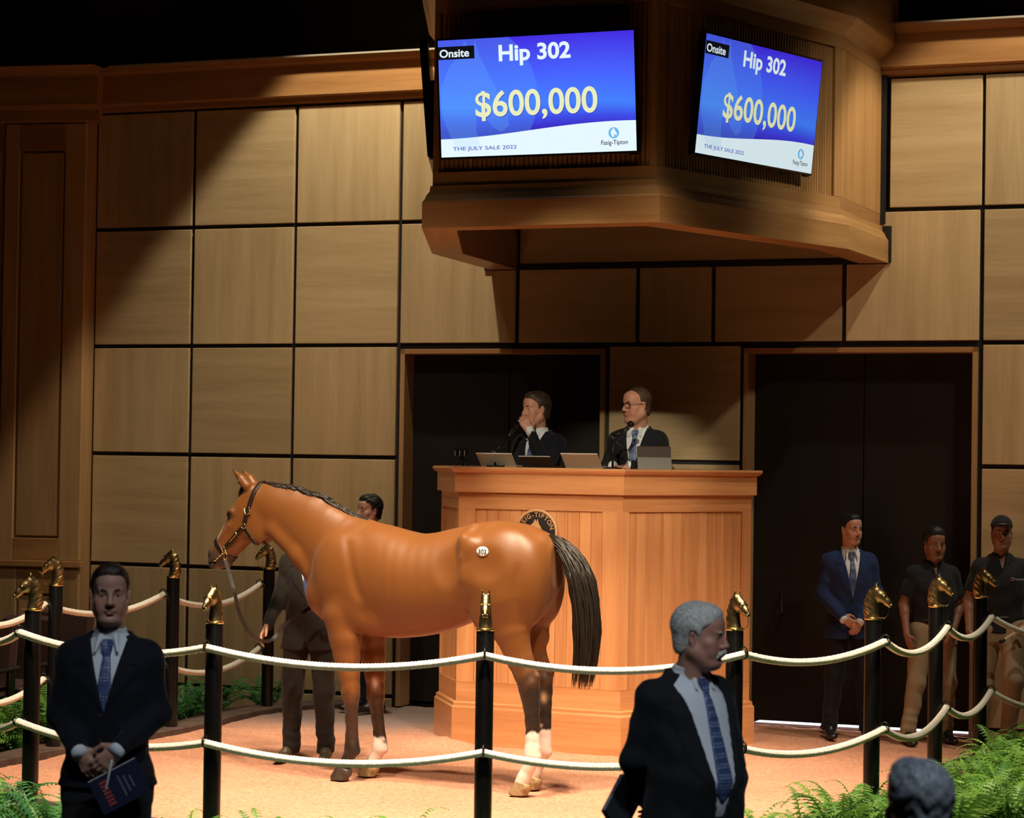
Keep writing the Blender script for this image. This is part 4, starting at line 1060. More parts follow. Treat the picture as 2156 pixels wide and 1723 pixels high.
def rotm_y(d):
    a = math.radians(d); return np.array([[math.cos(a), 0, math.sin(a)], [0, 1, 0], [-math.sin(a), 0, math.cos(a)]])
hf_ = Field((-.95, -.40, .03), (1.86, .40, 2.10), .0085)
horse_prims(hf_)
# ribs and muscle relief
X, Y, Z = hf_.grids()
side = ss(.12, .22, np.abs(Y))*ss(1.10, 1.25, Z)*ss(1.66, 1.55, Z)
hf_.F += (.0005*np.sin((X-.10*(Z-1.3))*2*math.pi/.085)*side*ss(-.15, -.02, X)*ss(.42, .28, X)).astype(np.float32)
hf_.F += (.010*np.exp(-((X+.235+.25*(Z-1.4))/.05)**2)*side*ss(1.15, 1.3, Z)).astype(np.float32)        # flank hollow
hf_.F += (.008*np.exp(-(((X-.50)-.34*(Z-1.35))/.035)**2)*side*ss(1.15, 1.25, Z)).astype(np.float32)      # behind the shoulder blade
hf_.F += (.007*np.exp(-(((X+.73)+.05*np.sin(Z*4))/.022)**2)*side*ss(.95, 1.1, Z)*ss(1.5, 1.4, Z)).astype(np.float32)
V, Q = hf_.mesh(2)
def horse_tint(V):
    x, y, z = V[:, 0], V[:, 1], V[:, 2]; n = len(V)
    def mixc(c, d, t): return c*(1-t[:, None])+np.array(d)*t[:, None]
    c = np.tile(np.array((.155, .050, .0078)), (n, 1))
    nz = wob(x*1.0, y, z, 60.)*.02+wob(x, y, z, 150.)*.008
    fore = (x > .2) & (x < 1.1) & (z < 1.0)
    hind = (x < -.3) & (z < 1.1)
    near = y > 0
    dk = (.009, .0045, .003)
    c = np.where(fore[:, None], mixc(c, dk, ss(.66, .46, z+nz*1.5)*.86), c)
    c = np.where(fore[:, None], mixc(c, dk, ss(.30, .20, z+nz)), c)
    fr_ = np.where(hind, ss(.92, .62, z+nz*2+.10*(x+.75)), 0); c = mixc(c, dk, fr_*.97)
    wh = (.74, .60, .52)
    c = mixc(c, wh, np.where(hind, ss(.405, .375, z+nz*1.6), 0))
    c = mixc(c, wh, np.where(fore & ~near, ss(.275, .245, z+nz*1.2-.25*(x-.50)), 0))
    c = mixc(c, (.62, .43, .36), np.where(hind, ss(.24, .12, z)*ss(-.72, -.66, x)*.5, 0))
    # chestnuts (horny patches inside the far legs)
    c = mixc(c, (.55, .36, .30), np.where(fore & ~near & (y > -.105), np.exp(-(((x-.50)/.018)**2+((z-.63)/.035)**2)), 0))
    c = mixc(c, (.55, .38, .20), np.where(hind & ~near & (y > -.12), np.exp(-(((x+.735)/.018)**2+((z-.60)/.03)**2)), 0))
    # head: dark muzzle and eye rims, white stripe
    hd = x > 1.2
    ax = (x-1.45)*.62+(1.80-z)*.78            # distance down the face
    c = mixc(c, (.026, .019, .016), np.where(hd, ss(.33, .45, ax), 0)*.93)
    c = mixc(c, (.05, .022, .012), np.where(hd, np.exp(-(((x-1.575)/.045)**2+((z-1.728)/.04)**2)), 0)*.8)
    fr2 = (x-1.518)*.78+(z-1.883)*.62          # toward the front of the face
    c = mixc(c, wh, np.where(hd & (np.abs(y-.010) < .027+.006*np.sin(z*25)) & (z < 1.665) & (z > 1.475) & (fr2 > -.06), 1.0, 0.0))
    c = mixc(c, (.20, .085, .075), np.where(hd & (z < 1.372) & (x > 1.675) & (x < 1.705), .55, 0))
    c = mixc(c, (.04, .02, .012), np.where(hd & (z > 2.0), ss(2.015, 2.04, z), 0))
    return np.clip(c, 0, 1)
V = lap(V, Q, 1)
M['coat'] = vcol_mat('bay_coat', rough=.44, spec=.48, bump=.10, nscale=260, sheen=.06, mottle=.08)
horse = link('horse', np_mesh('horse', V, Q, colors=horse_tint(V)), M['coat'], loc=HO, rot=(0, 0, HRZ))
tag(horse, 'glossy bay horse with white socks standing side-on in the ring', 'horse')
# hooves
M['hoof_dark'] = plain('dark_hoof', (.045, .032, .024), .45, noise=.2, nscale=40); M['hoof_pale'] = plain('pale_hoof', (.30, .20, .095), .45, noise=.25, nscale=50)
for nm, y, x0, dark in (('nf', .135, .622, True), ('ff', -.125, .562, False), ('nh', .152, -.702, False), ('fh', -.135, -.642, False)):
    h = Field((-.09, -.075, -.006), (.13, .075, .10), .005)
    h.cone((-.005, 0, .075), (.020, 0, .004), .046, .064, .01, ((0, 1, 0), .95, .88)); h.ell((-.038, 0, .05), (.03, .042, .035), .02)
    gx_, gy_, gz_ = h.grids(); h.F = np.maximum(h.F, np.maximum(-gz_-.004, gz_-.085-.25*gx_+.0)).astype(np.float32)
    hv, hq = h.mesh(1)
    link('hoof', np_mesh('hoof', hv, hq), M['hoof_dark' if dark else 'hoof_pale'], horse, loc=(x0, y, 0))
for s in (-1, 1): MB().sphere((1.577, s*.0755, 1.730), (.022, .013, .017), 14, 10).build('eye', M['horse_eye'], horse, smooth=True)
# mane: low dark hair along the crest, and a forelock
M['hair_dark'] = plain('dark_horse_hair', (.012, .008, .006), .42, spec=.5)
crest = [(.62, 1.722), (.70, 1.755), (.81, 1.802), (.92, 1.847), (1.03, 1.870), (1.14, 1.893), (1.25, 1.914), (1.34, 1.932)]
def top_z(x):
    i = int(round((x-hf_.lo[0])/hf_.h)); j = int(round((0-hf_.lo[1])/hf_.h)); return hf_.ax[2][np.where(hf_.F[i, j, :] < 0)[0].max()]
mv = MB(); rm = random.Random(3)
for k in range(900):
    t = rm.random(); x = .58+t*.80; z = top_z(x)
    th_ = (.010+.008*math.sin(t*3.1))*rm.uniform(.8, 1.2); sdn = -1 if rm.random() < .6 else 1; b = Vector((x, rm.uniform(-.016, .016), z-.012)); ln = rm.uniform(.05, .085)
    sl_p = (top_z(max(.56, x-.05))-z)/.05; pts = [b, b+Vector((-.018, sdn*.004, th_+.9*.018*sl_p)), b+Vector((-.055, sdn*.012, th_+.055*sl_p)), b+Vector((-.085-ln*.3, sdn*.026, th_-.012+(.085+ln*.3)*sl_p))]
    mv.tube(pts, [.005, .0065, .0055, .0015], 5)
tag(mv.build('mane', M['hair_dark'], horse, smooth=True), kind='stuff')
fl_ = MB()
for k in range(40):
    b = Vector((1.47+rm.uniform(-.015, .015), rm.uniform(-.02, .02), 1.945)); e = Vector((1.535+rm.uniform(-.01, .015), rm.uniform(-.03, .03), 1.86+rm.uniform(-.02, .03)))
    fl_.tube([b, b.lerp(e, .5)+Vector((.012, 0, .008)), e], [.004, .004, .001], 5)
tag(fl_.build('forelock', M['hair_dark'], horse, smooth=True), kind='stuff')
# tail: dock and many locks of hair
tl_ = MB(); AX = [(-.80, 1.635), (-.875, 1.60), (-.94, 1.54), (-1.0, 1.45), (-1.045, 1.33), (-1.07, 1.18), (-1.08, 1.02), (-1.07, .86), (-1.045, .68)]
AX = [Vector((x, 0, z)) for x, z in AX]; AXc = catmull(AX, 4)
WD = lambda t: .024+.072*min(1, t*2.2)*(1 if t < .75 else 1-(t-.75)*1.2)
for k in range(620):
    a = rm.random()*2*math.pi; rr = math.sqrt(rm.random()); t0 = rm.random()**1.5*.45; t1 = min(1.0, t0+rm.uniform(.38, .72)); 
    if rm.random() < .35: t1 = rm.uniform(.9, 1.0)
    P = []; R_ = []
    for j in range(9):
        t = t0+(t1-t0)*j/8; q = t*(len(AXc)-1); i = min(int(q), len(AXc)-2); c_ = AXc[i].lerp(AXc[i+1], q-i)
        tn = (AXc[i+1]-AXc[i]).normalized(); nr = Vector((-tn.z, 0, tn.x)); w_ = WD(t)*rr
        P.append(c_+nr*w_*math.cos(a)*.95+Vector((0, 1, 0))*w_*math.sin(a)*.9+Vector((rm.uniform(-1, 1), rm.uniform(-1, 1), 0))*.005)
        R_.append(.0048*(1 if j < 7 else (.6 if j == 7 else .12)))
    tl_.tube(P, R_, 5)
tl_.tube([v for v in AXc[:22]], [max(.02, WD(i/32.)*.75) for i in range(22)], 12)
M['tail_hair'] = plain('dark_tail_hair', (.013, .0085, .0055), .42, spec=.45)
tag(tl_.build('tail', M['tail_hair'], horse, smooth=True), kind='stuff')
# hip sticker: white oval that follows the hide
def surf_y(x, z):
    i = (x-hf_.lo[0])/hf_.h; k = (z-hf_.lo[2])/hf_.h; col = hf_.F[int(round(i)), :, int(round(k))]
    j = np.where(col < 0)[0].max(); v0, v1 = col[j], col[j+1]; return hf_.lo[1]+(j+v0/(v0-v1))*hf_.h
_fwd = Vector((-math.cos(AL), math.sin(AL), 0)); _lft = Vector((-math.sin(AL), -math.cos(AL), 0))
ps = at_plane(1012, 1162, HO+_lft*.29, _lft)-HO; sx_, sz_ = ps.dot(_fwd), ps.z
def oval(rx, rz, n, dy):
    vs = [(sx_, surf_y(sx_, sz_)+dy, sz_)]; fs = []
    for ring in (1, 2):
        for i in range(n):
            a = 2*math.pi*i/n; x = sx_-rx*ring/2*math.cos(a); z = sz_+rz*ring/2*math.sin(a); vs.append((x, surf_y(x, z)+dy, z))
    for i in range(n):
        fs.append((0, 1+i, 1+(i+1) % n)); fs.append((1+i, 1+n+i, 1+n+(i+1) % n, 1+(i+1) % n))
    return vs, fs
st_ = empty('hip_sticker', HO, HRZ); tag(st_, 'white oval sticker numbered 302 on the horse hip', 'sticker')
vs, fs = oval(.043, .032, 28, .0045); o = MB().add(vs, fs).build('oval', plain('sticker_white', (.85, .85, .82), .6), st_, smooth=True)
sm_ = o.modifiers.new('thick', 'SOLIDIFY'); sm_.thickness = .002; sm_.offset = 0
me = text_mesh('302', .05, .0008, fit=(-.031, .031, -.0155, .0155))
co = np.zeros(len(me.vertices)*3, np.float32); me.vertices.foreach_get('co', co); co = co.reshape(-1, 3).copy(); new = np.zeros_like(co)
for i_, c_ in enumerate(co):
    x = sx_-c_[0]; z = sz_+c_[1]; new[i_] = (x, surf_y(x, z)+.0085, z)
me.vertices.foreach_set('co', new.ravel()); me.update(); link('lettering', me, plain('sticker_ink', (.01, .01, .012), .6), st_)

# ---- halter: straps hug the head (offset shell cut by slabs)
hh = Field((1.20, -.135, 1.33), (1.82, .135, 1.99), .0050); horse_prims(hh, True)
HX, HY, HZ = hh.grids()
halter = empty('halter', HO, HRZ); tag(halter, 'dark leather halter with brass fittings and name plate on the horse head', 'halter')
def strap(name, p, q, w, cuts=(), th=.0085, mat=None, par=None):
    """band through p and q (local x,z) wrapping the head across its width"""
    p = np.array(p); q = np.array(q); d = (q-p)/np.linalg.norm(q-p); n = np.array((-d[1], d[0]))
    s = (HX-p[0])*n[0]+(HZ-p[1])*n[1]; t = (HX-p[0])*d[0]+(HZ-p[1])*d[1]; L_ = np.linalg.norm(q-p)
    F = np.maximum(np.maximum(hh.F-th, np.abs(s)-w/2), np.maximum(-t, t-L_))
    F = np.maximum(F, -(hh.F+.008))
    for c_ in cuts: F = np.maximum(F, c_)
    v, qd = hh.mesh(0, np.broadcast_to(F, hh.F.shape).astype(np.float32).copy()); v = lap(v, qd, 1, .3)
    if len(qd) == 0: return None
    return link(name, np_mesh(name, v, qd), mat or M['leather'], par or halter)
RC_ = (1.452, 1.655)     # cheek ring
NR = (1.620, 1.495)     # nose ring
strap('crown_strap', (1.345, 2.02), (1.452, 1.660), .034)
strap('cheek_strap', RC_, NR, .032, cuts=(.045-np.abs(HY),))
strap('noseband', (1.755, 1.585), (1.560, 1.405), .034)
strap('throat_strap', (1.452, 1.655), (1.345, 1.50), .024)
lo_ = .097
for s in (1,):
    for (x, z, r) in ((RC_[0], RC_[1], .017),):
        MB().tube([(x+r*math.cos(a), s*lo_, z+r*math.sin(a)) for a in np.linspace(0, 2*math.pi, 17)[:-1]], .003, 6, closed=True).build('cheek_ring', M['brass'], halter, smooth=True)
    bx = [(1.418+a, s*.097, 1.765+b) for a, b in ((-.020, -.024), (.018, -.032), (.030, .010), (-.008, .020))]
    MB().tube([bx[0], ((bx[0][0]+bx[1][0])/2, s*.098, (bx[0][2]+bx[1][2])/2), bx[1], bx[2], bx[3]], .0042, 6, closed=True).build('buckle', M['brass'], halter, smooth=True)
    pa, pb = Vector((1.502, s*.1045, 1.607)), Vector((1.565, s*.0935, 1.548)); dv_ = (pb-pa).normalized()
    Mx = Matrix((dv_, Vector((0, 1, 0)), dv_.cross(Vector((0, 1, 0))))).transposed()
    MB().box((pa+pb)/2, ((pb-pa).length, .004, .016), M=Mx, bev=.0015).build('name_plate', M['brass'], halter)
    MB().tube([(NR[0]+a, s*.075, NR[1]+b) for a, b in ((-.016, -.012), (.006, -.022), (.020, .004), (-.002, .016))], .0032, 6, closed=True).build('nose_fitting', M['brass'], halter)
# chain through the mouth to the lead clip
def link_ring(c, r, axis, rr=.0020):
    ax = Vector(axis).normalized(); u_ = ax.orthogonal().normalized(); w_ = ax.cross(u_)
    return [Vector(c)+u_*r*math.cos(a)+w_*r*.7*math.sin(a) for a in np.linspace(0, 2*math.pi, 11)[:-1]]
chn = MB(); A_ = Vector((NR[0]-.008, .076, NR[1]-.020)); B_ = Vector((1.700, .062, 1.408))
for k in range(9): chn.tube(link_ring(A_.lerp(B_, k/8), .008, (0, 1, 0) if k % 2 else (.3, .2, 1)), .0022, 5, closed=True)
chn.build('mouth_chain', M['brass'], halter, smooth=True)
CL = Vector((1.603, .078, 1.462))
MB().tube([CL+Vector(q) for q in ((0, 0, .012), (-.011, 0, -.004), (-.013, 0, -.034), (0, 0, -.042), (.013, 0, -.034), (.011, 0, -.004))], .0034, 6, closed=True).sphere(CL+Vector((0, 0, .016)), .009, 8, 6).build('lead_clip', M['brass'], halter, smooth=True)
# lead shank: flat strap from the clip, looping to the handler's hand and back behind the chest
def to_world(v): return HO+_fwd*v.x+_lft*v.y+Vector((0, 0, v.z))
c0 = to_world(CL+Vector((0, 0, -.04)))
lp = [c0, at_y(492, 1240, 16.14), at_y(502, 1285, 16.14), at_y(520, 1325, 16.14), at_y(545, 1347, 16.16), at_y(566, 1350, 16.2), at_y(582, 1338, 16.24), at_y(596, 1318, 16.26), at_y(622, 1300, 16.3), at_y(655, 1279, 16.36), at_y(685, 1262, 16.44), at_y(712, 1252, 16.5)]
LP = catmull(lp, 7); vs = []; fs = []
for i, p in enumerate(LP):
    t = (LP[min(i+1, len(LP)-1)]-LP[max(i-1, 0)]).normalized(); w_ = Vector((0, -1, 0)).cross(t).normalized(); nn = t.cross(w_).normalized()
    q = w_*.0125; e = nn*.0022; vs += [p+q+e, p-q+e, p-q-e, p+q-e]
for i in range(len(LP)-1):
    for k in range(4): fs.append((i*4+k, i*4+(k+1) % 4, i*4+4+(k+1) % 4, i*4+4+k))
fs += [(3, 2, 1, 0), tuple((len(LP)-1)*4+k for k in range(4))]
ls = MB().add(vs, fs).build('lead_shank', M['leather'], smooth=False); tag(ls, 'long dark leather lead shank looping from the halter to the handler hand', 'lead')

# ================================================================== PEOPLE
M['skin'] = vcol_mat('skin', rough=.50, spec=.40, sss=.06, bump=.04, nscale=150)
def tie_mat(name, base, dot, sc=1.0):
    m, nt, b = nodes(name); N = nt.nodes; L = nt.links
    tc = N.new('ShaderNodeTexCoord'); mp = N.new('ShaderNodeMapping'); mp.inputs['Scale'].default_value = (75*sc, 75*sc, 75*sc); mp.inputs['Rotation'].default_value = (0, .0, 0)
    L.new(tc.outputs['Object'], mp.inputs['Vector'])
    ck = N.new('ShaderNodeTexVoronoi'); ck.inputs['Scale'].default_value = 1.0; ck.inputs['Randomness'].default_value = .15; L.new(mp.outputs[0], ck.inputs['Vector'])
    r = N.new('ShaderNodeValToRGB'); r.color_ramp.elements[0].position = .25; r.color_ramp.elements[1].position = .42
    r.color_ramp.elements[0].color = (*dot, 1); r.color_ramp.elements[1].color = (*base, 1)
    L.new(ck.outputs['Distance'], r.inputs['Fac']); L.new(r.outputs[0], b.inputs['Base Color']); b.inputs['Roughness'].default_value = .45; return m
M['tie'] = tie_mat('blue_dotted_silk', (.045, .075, .19), (.26, .31, .46))
M['tie_light'] = tie_mat('pale_blue_dotted_silk', (.05, .08, .20), (.34, .38, .50))
def hair_mat(name, c, c2): 
    m, nt, b = nodes(name); N = nt.nodes; L = nt.links
    tc = N.new('ShaderNodeTexCoord'); mp = N.new('ShaderNodeMapping'); mp.inputs['Scale'].default_value = (110, 26, 60); L.new(tc.outputs['Object'], mp.inputs['Vector'])
    n = N.new('ShaderNodeTexNoise'); n.inputs['Scale'].default_value = 1.6; n.inputs['Detail'].default_value = 5; L.new(mp.outputs[0], n.inputs['Vector'])
    r = N.new('ShaderNodeValToRGB'); r.color_ramp.elements[0].position = .35; r.color_ramp.elements[1].position = .66; r.color_ramp.elements[0].color = (*c, 1); r.color_ramp.elements[1].color = (*c2, 1)
    L.new(n.outputs['Fac'], r.inputs['Fac']); L.new(r.outputs[0], b.inputs['Base Color']); b.inputs['Roughness'].default_value = .5; b.inputs['Specular IOR Level'].default_value = .4
    bp = N.new('ShaderNodeBump'); bp.inputs['Strength'].default_value = .6; bp.inputs['Distance'].default_value = .006; L.new(n.outputs['Fac'], bp.inputs['Height']); L.new(bp.outputs[0], b.inputs['Normal']); return m
M['hair_brown'] = hair_mat('brown_hair', (.018, .010, .006), (.055, .032, .018)); M['hair_black'] = hair_mat('black_hair', (.004, .004, .005), (.016, .015, .016))
M['hair_white'] = hair_mat('white_hair', (.42, .40, .36), (.74, .71, .65)); M['hair_grey'] = hair_mat('grey_hair', (.10, .112, .13), (.36, .40, .44))
M['hair_light'] = hair_mat('light_brown_hair', (.03, .018, .010), (.085, .052, .028))
SKIN = {'fair': (.50, .265, .185), 'ruddy': (.52, .25, .175), 'tan': (.26, .125, .075), 'pale': (.58, .34, .26)}

STAND = dict(neck=(0, -.02, 1.50), head=(0, .018, 1.682),
  shR=(.158, -.012, 1.425), elR=(.205, -.045, 1.16), wrR=(.215, .045, .925), shL=(-.158, -.012, 1.425), elL=(-.205, -.045, 1.16), wrL=(-.215, .045, .925),
  hipR=(.092, 0, .93), knR=(.098, .015, .50), anR=(.105, -.03, .085), hipL=(-.092, 0, .93), knL=(-.098, .015, .50), anL=(-.105, -.03, .085),
  toeR=None, toeL=None)
def hand(f, wr, d, n, thumb, curl=.5, spread=0.0, sc=1.0, fist=False):
    """palm and five fingers. d = finger direction, n = palm normal, thumb = side vector of the thumb"""
    wr = np.array(wr, float); d = np.array(d, float); d /= np.linalg.norm(d); n = np.array(n, float); n -= d*(n @ d); n /= np.linalg.norm(n)
    t = np.cross(d, n); t = t if t @ np.array(thumb, float) > 0 else -t
    f.cone(wr, wr+d*.045*sc, .026*sc, .028*sc, .012, (n, .80, .62))
    for i in range(4):
        o = (.028-.0187*i)*sc
        f.cone(wr+d*.030*sc+t*o*.6, wr+d*(.094-.004*abs(i-1.2))*sc+t*o, .0145*sc, .0115*sc, .010, (n, .9, .9))
    for i, (ln, r) in enumerate(((.068, .0090), (.076, .0092), (.071, .0088), (.056, .0080))):
        o = (.028-.0187*i)*sc; p = wr+d*(.094-.004*abs(i-1.2))*sc+t*o; a = 0.0; dd = d+t*spread*(1.5-i)*.12
        dd /= np.linalg.norm(dd)
        for s_, (fr_, k) in enumerate(((.45, curl*.75), (.31, curl*1.1), (.24, curl*.8))):
            a += k; e = dd*math.cos(a)+n*math.sin(a); q = p+e*ln*fr_*sc
            f.cone(p, q, r*sc*(1-.08*s_), r*sc*(1-.08*(s_+1)), .0035); p = q
    p = wr+d*.022*sc+t*.022*sc; e1 = d*.62+t*.62+n*.35; e1 /= np.linalg.norm(e1); q = p+e1*.042*sc
    f.cone(p, q, .0145*sc, .0110*sc, .010)
    e2 = d*.90+t*(.22-.35*curl)+n*(.25+.35*curl); e2 /= np.linalg.norm(e2); r_ = q+e2*.030*sc; f.cone(q, r_, .0108*sc, .0095*sc, .004)
    e3 = d*.95+t*(-.05-.3*curl)+n*(.2+.3*curl); e3 /= np.linalg.norm(e3); f.cone(r_, r_+e3*.025*sc, .0095*sc, .0078*sc, .003)
def head_prims(f, H):
    g = H.get('full', 0.0)
    f.ell((0, -.016, .040), (.0745, .095, .083), .01)
    f.ell((0, .022, -.030), (.060+.010*g, .072, .085), .035)
    f.ell((0, .058, .055), (.055, .040, .045), .03)                          # forehead
    f.ell((0, .070, -.100), (.026, .022, .019), .025)                        # chin
    for s in (-1, 1):
        f.cone((s*(.054+.008*g), -.002, -.055), (s*.030, .055, -.098), .019+.006*g, .017+.004*g, .03)  # jaw
        f.ell((s*.044, .056, -.020), (.022+.004*g, .024, .020), .02)         # cheekbone
        f.ell((s*.036, .062, -.052), (.022+.006*g, .022, .026), .02)         # cheek
        f.ell((s*.032, .098, .006), (.0175, .016, .0115), .010, op='sub')    # socket
        f.ell((s*.032, .0775, .0085), (.0160, .0105, .0095), .003)           # upper lid
        f.ell((s*.032, .0765, -.0010), (.0140, .0095, .0060), .003)
        f.cone((s*.012, .090, .022), (s*.044, .080, .026), .0085, .0070, .012)  # brow
        f.ell((s*.0125, .101, -.033), (.0088, .0110, .0078), .006)           # nostril wing
        f.ell((s*.0775, -.008, -.004), (.0085, .0185, .0310), .006, rotm(s*-22, 0, s*6))
        f.ell((s*.0850, -.004, -.002), (.0060, .0095, .0170), .004, rotm(s*-22, 0, 0), op='sub')
        f.ell((s*.0780, -.002, -.030), (.0075, .0090, .0095), .004)
    f.cone((0, .090, .018), (0, .112, -.024), .0085, .0115, .010)            # nose
    f.ell((0, .1150, -.0290), (.0120, .0110, .0095), .005)
    f.cone((-.018, .091, -.0600), (.018, .091, -.0600), .0052, .0052, .006); f.ell((0, .0955, -.0590), (.0125, .0060, .0052), .004)
    f.ell((0, .0935, -.0715), (.0170, .0065, .0058), .004)
    f.cone((-.022, .0985, -.0652), (.022, .0985, -.0652), .0026, .0026, .002, op='sub')
    f.ell((0, .094, -.083), (.016, .008, .005), .008, op='sub')
def person(name, label, loc, rz, height, pose=None, hd=None, fit=None, h=.0065, hands=None):
    """a clothed figure. canonical height 1.8, facing +y, right side +x"""
    J = dict(STAND); J.update(pose or {}); hd = hd or {}; fit = fit or {}
    S = height/1.80; A = {k: (np.array(v, float) if v is not None else None) for k, v in J.items()}
    girth = fit.get('girth', 1.0); belly = fit.get('belly', 0.0)
    pts = np.array([v for v in A.values() if v is not None])
    lo = pts.min(0)-.20; hi = pts.max(0)+.20; lo[2] = min(pts[:, 2].min()-.10, lo[2]); lo[1] -= .05; hi[1] += .05+belly
    f = Field(lo, hi, h)
    def torso(F_, off=0.0, z0=.80, z1=1.50, flare=0.0, k=.03):
        F_.off = off
        st = [(.76, .178+flare, .118+flare*.6, .0), (.86, .180+flare*.6, .122+flare*.4, .0), (.96, .168, .116, .0), (1.08, .158, .112, .004), (1.18, .162, .116, .006), (1.28, .172, .120, .006), (1.36, .168, .114, .0), (1.42, .145, .098, -.006), (1.465, .100, .080, -.012), (1.515, .072, .066, -.016)]
        rows = []
        for z, a_, b_, y in st:
            if z < z0-.11 or z > z1+.11: continue
            bb = belly*math.exp(-((z-1.06)/.16)**2)
            rows.append((z, 0, y+bb*.55, a_*girth+bb*.35, b_*girth+bb*.55))
        F_.loft('z', rows, k, 2.25); F_.off = 0
        for s in ('R', 'L'):
            F_.off = off; F_.ell(A['sh'+s]+np.array((0, 0, -.012)), (.056*girth, .060, .054), .05); F_.off = 0
        sx = .10
        for s in ('R', 'L'):
            F_.off = off; F_.cone((0, -.018, 1.485), A['sh'+s]+np.array((0, 0, .012)), .050, .038, .04); F_.off = 0
    def arm(F_, s, ra, re, rw, k=.02, short=None):
        sh, el, wr = A['sh'+s], A['el'+s], A['wr'+s]
        if short is not None:
            el = sh+(el-sh)*short; F_.cone(sh, el, ra, re, k); return
        F_.cone(sh, el, ra, re, k); F_.cone(el, wr, re, rw, k)
    def leg(F_, s, rh, rk, ra, k=.03):
        hp, kn, an = A['hip'+s], A['kn'+s], A['an'+s]
        F_.cone(hp, kn, rh, rk, k); F_.cone(kn, an, rk, ra, k)
    # ---- body (one continuous skin)
    torso(f, -.020, z0=.99)
    f.cone((-.04, -.005, .96), (.04, 0, .95), .085, .085, .03)
    for s in ('R', 'L'):
        bare = fit.get('type') == 'polo'
        arm(f, s, .050 if bare else .042, .041 if bare else .036, .027, .02)
        if bare: f.cone(A['el'+s], A['el'+s]*.72+A['wr'+s]*.28, .041, .040, .015)
        leg(f, s, .070, .048, .030)
        tv_ = A['toe'+s] if A['toe'+s] is not None else A['an'+s]+np.array((.012 if s == 'R' else -.012, .17, -.055))
        f.cone(A['an'+s]+np.array((0, 0, -.02)), A['an'+s]*.4+tv_*.6, .026, .018, .02)
    hs_ = hd.get('scale', 1.0); HR = rotm(hd.get('yaw', 0), hd.get('pitch', 0), hd.get('roll', 0)); HC = A['head']
    nk = A['neck']
    nb_ = HC+HR @ np.array((0, -.018, -.075))*hs_
    f.cone(nk+np.array((0, 0, -.03)), nb_, .062*hd.get('neck', 1.0), .055*hd.get('neck', 1.0), .025)
    if hd.get('full'): f.ell(HC+HR @ np.array((0, .045, -.105))*hs_, (.045, .04, .028), .03)
    f.tf(HR, HC, hs_); head_prims(f, hd); f.tf()
    for s, a in (hands or {}).items():
        if a is None: continue
        hand(f, A['wr'+s], **a)
    V, Q = f.mesh(1)
    L_ = (V-HC) @ HR/hs_                                  # head-local
    base = np.array(SKIN[hd.get('skin', 'fair')]); c = np.tile(base, (len(V), 1))
    def blend(c, col, t): return c*(1-t[:, None])+np.array(col)*t[:, None]
    near_h = (np.abs(L_) < .16).all(1)
    lip = np.exp(-((L_[:, 0]/.021)**2+((L_[:, 2]+.0655)/.0095)**2))*(L_[:, 1] > .085)*near_h
    c = blend(c, base*np.array((.82, .58, .60)), np.clip(lip*1.1, 0, .8))
    ck_ = np.exp(-(((np.abs(L_[:, 0])-.042)/.02)**2+((L_[:, 2]+.035)/.025)**2))*(L_[:, 1] > .03)*near_h
    c = blend(c, base*np.array((1.05, .74, .72)), np.clip(ck_*.5, 0, .5))
    if hd.get('stubble'):
        sb = ss(-.035, -.060, L_[:, 2]+0*L_[:, 1])*ss(-.02, .02, L_[:, 1])*near_h*(L_[:, 2] > -.13); c = blend(c, base*.55, sb*hd['stubble'])
    body = link(name, np_mesh(name, V*S, Q, colors=c), M['skin'], loc=loc, rot=(0, 0, rz))
    tag(body, label, 'person')
    def add(nm, F_, mat, sm=1, FF=None):
        v, q = F_.mesh(sm, FF)
        if len(q) == 0: return None
        return link(nm, np_mesh(nm, v*S, q), mat, body)
    # ---- eyes
    for s in (-1, 1):
        e = MB(); ec_ = HC+HR @ np.array((s*.032, .0785, .0045))*hs_
        Rm_ = Matrix([list(r) for r in HR]); e.sphere(ec_*S, tuple(q*S*hs_ for q in (.0115, .0095, .0068)), 12, 8, M=Rm_)
        eo = e.build('eye', M['skin_eye'], body, smooth=True)
        gz = hd.get('gaze', 0.0); ic = HC+HR @ np.array((s*.032+gz*.004, .0862, .0045))*hs_
        MB().sphere(ic*S, tuple(q*S*hs_ for q in (.0052, .0030, .0052)), 10, 6, M=Rm_).build('iris', M['iris'], eo, smooth=True)
    # ---- hair
    hl, hh_ = HC-.16*hs_, HC+.16*hs_
    hm = M[hd.get('hair', 'hair_brown')]
    fh = Field(hl, hh_, .0045 if h < .0055 else .0055); vol = hd.get('vol', .010)
    fh.tf(HR, HC, hs_); fh.ell((0, -.018, .046), (.0745+vol, .094+vol, .080+vol*1.2), .0); fh.ell((0, -.052, -.035), (.060+vol*.5, .050+vol*.5, .060), .03)
    if hd.get('top'): fh.ell((0, .045, .098), (.052, .040, .020+hd['top']), .03)
    fh.tf()
    X, Y, Z = fh.grids(); P_ = [X-HC[0], Y-HC[1], Z-HC[2]]; lx, ly, lz = [(P_[0]*HR[0, i]+P_[1]*HR[1, i]+P_[2]*HR[2, i])/hs_ for i in range(3)]
    hlz = hd.get('line', [(-.12, -.085), (-.07, -.075), (-.03, -.035), (.0, -.005), (.022, .004), (.030, .050), (.06, .072), (.10, .082)])
    hl_ = np.interp(ly, [q[0] for q in hlz], [q[1] for q in hlz]) + hd.get('recede', 0)*ss(.02, .05, ly)*ss(.02, .05, np.abs(lx))
    F_ = np.maximum(fh.F, hl_-lz)
    F_ = F_+hd.get('messy', .0013)*wob(lx*1.0, ly*.35, lz*.7, 170.)
    ear = np.sqrt(((np.abs(lx)-.080)/.016)**2+((ly+.006)/.022)**2+((lz+.004)/.034)**2)-1
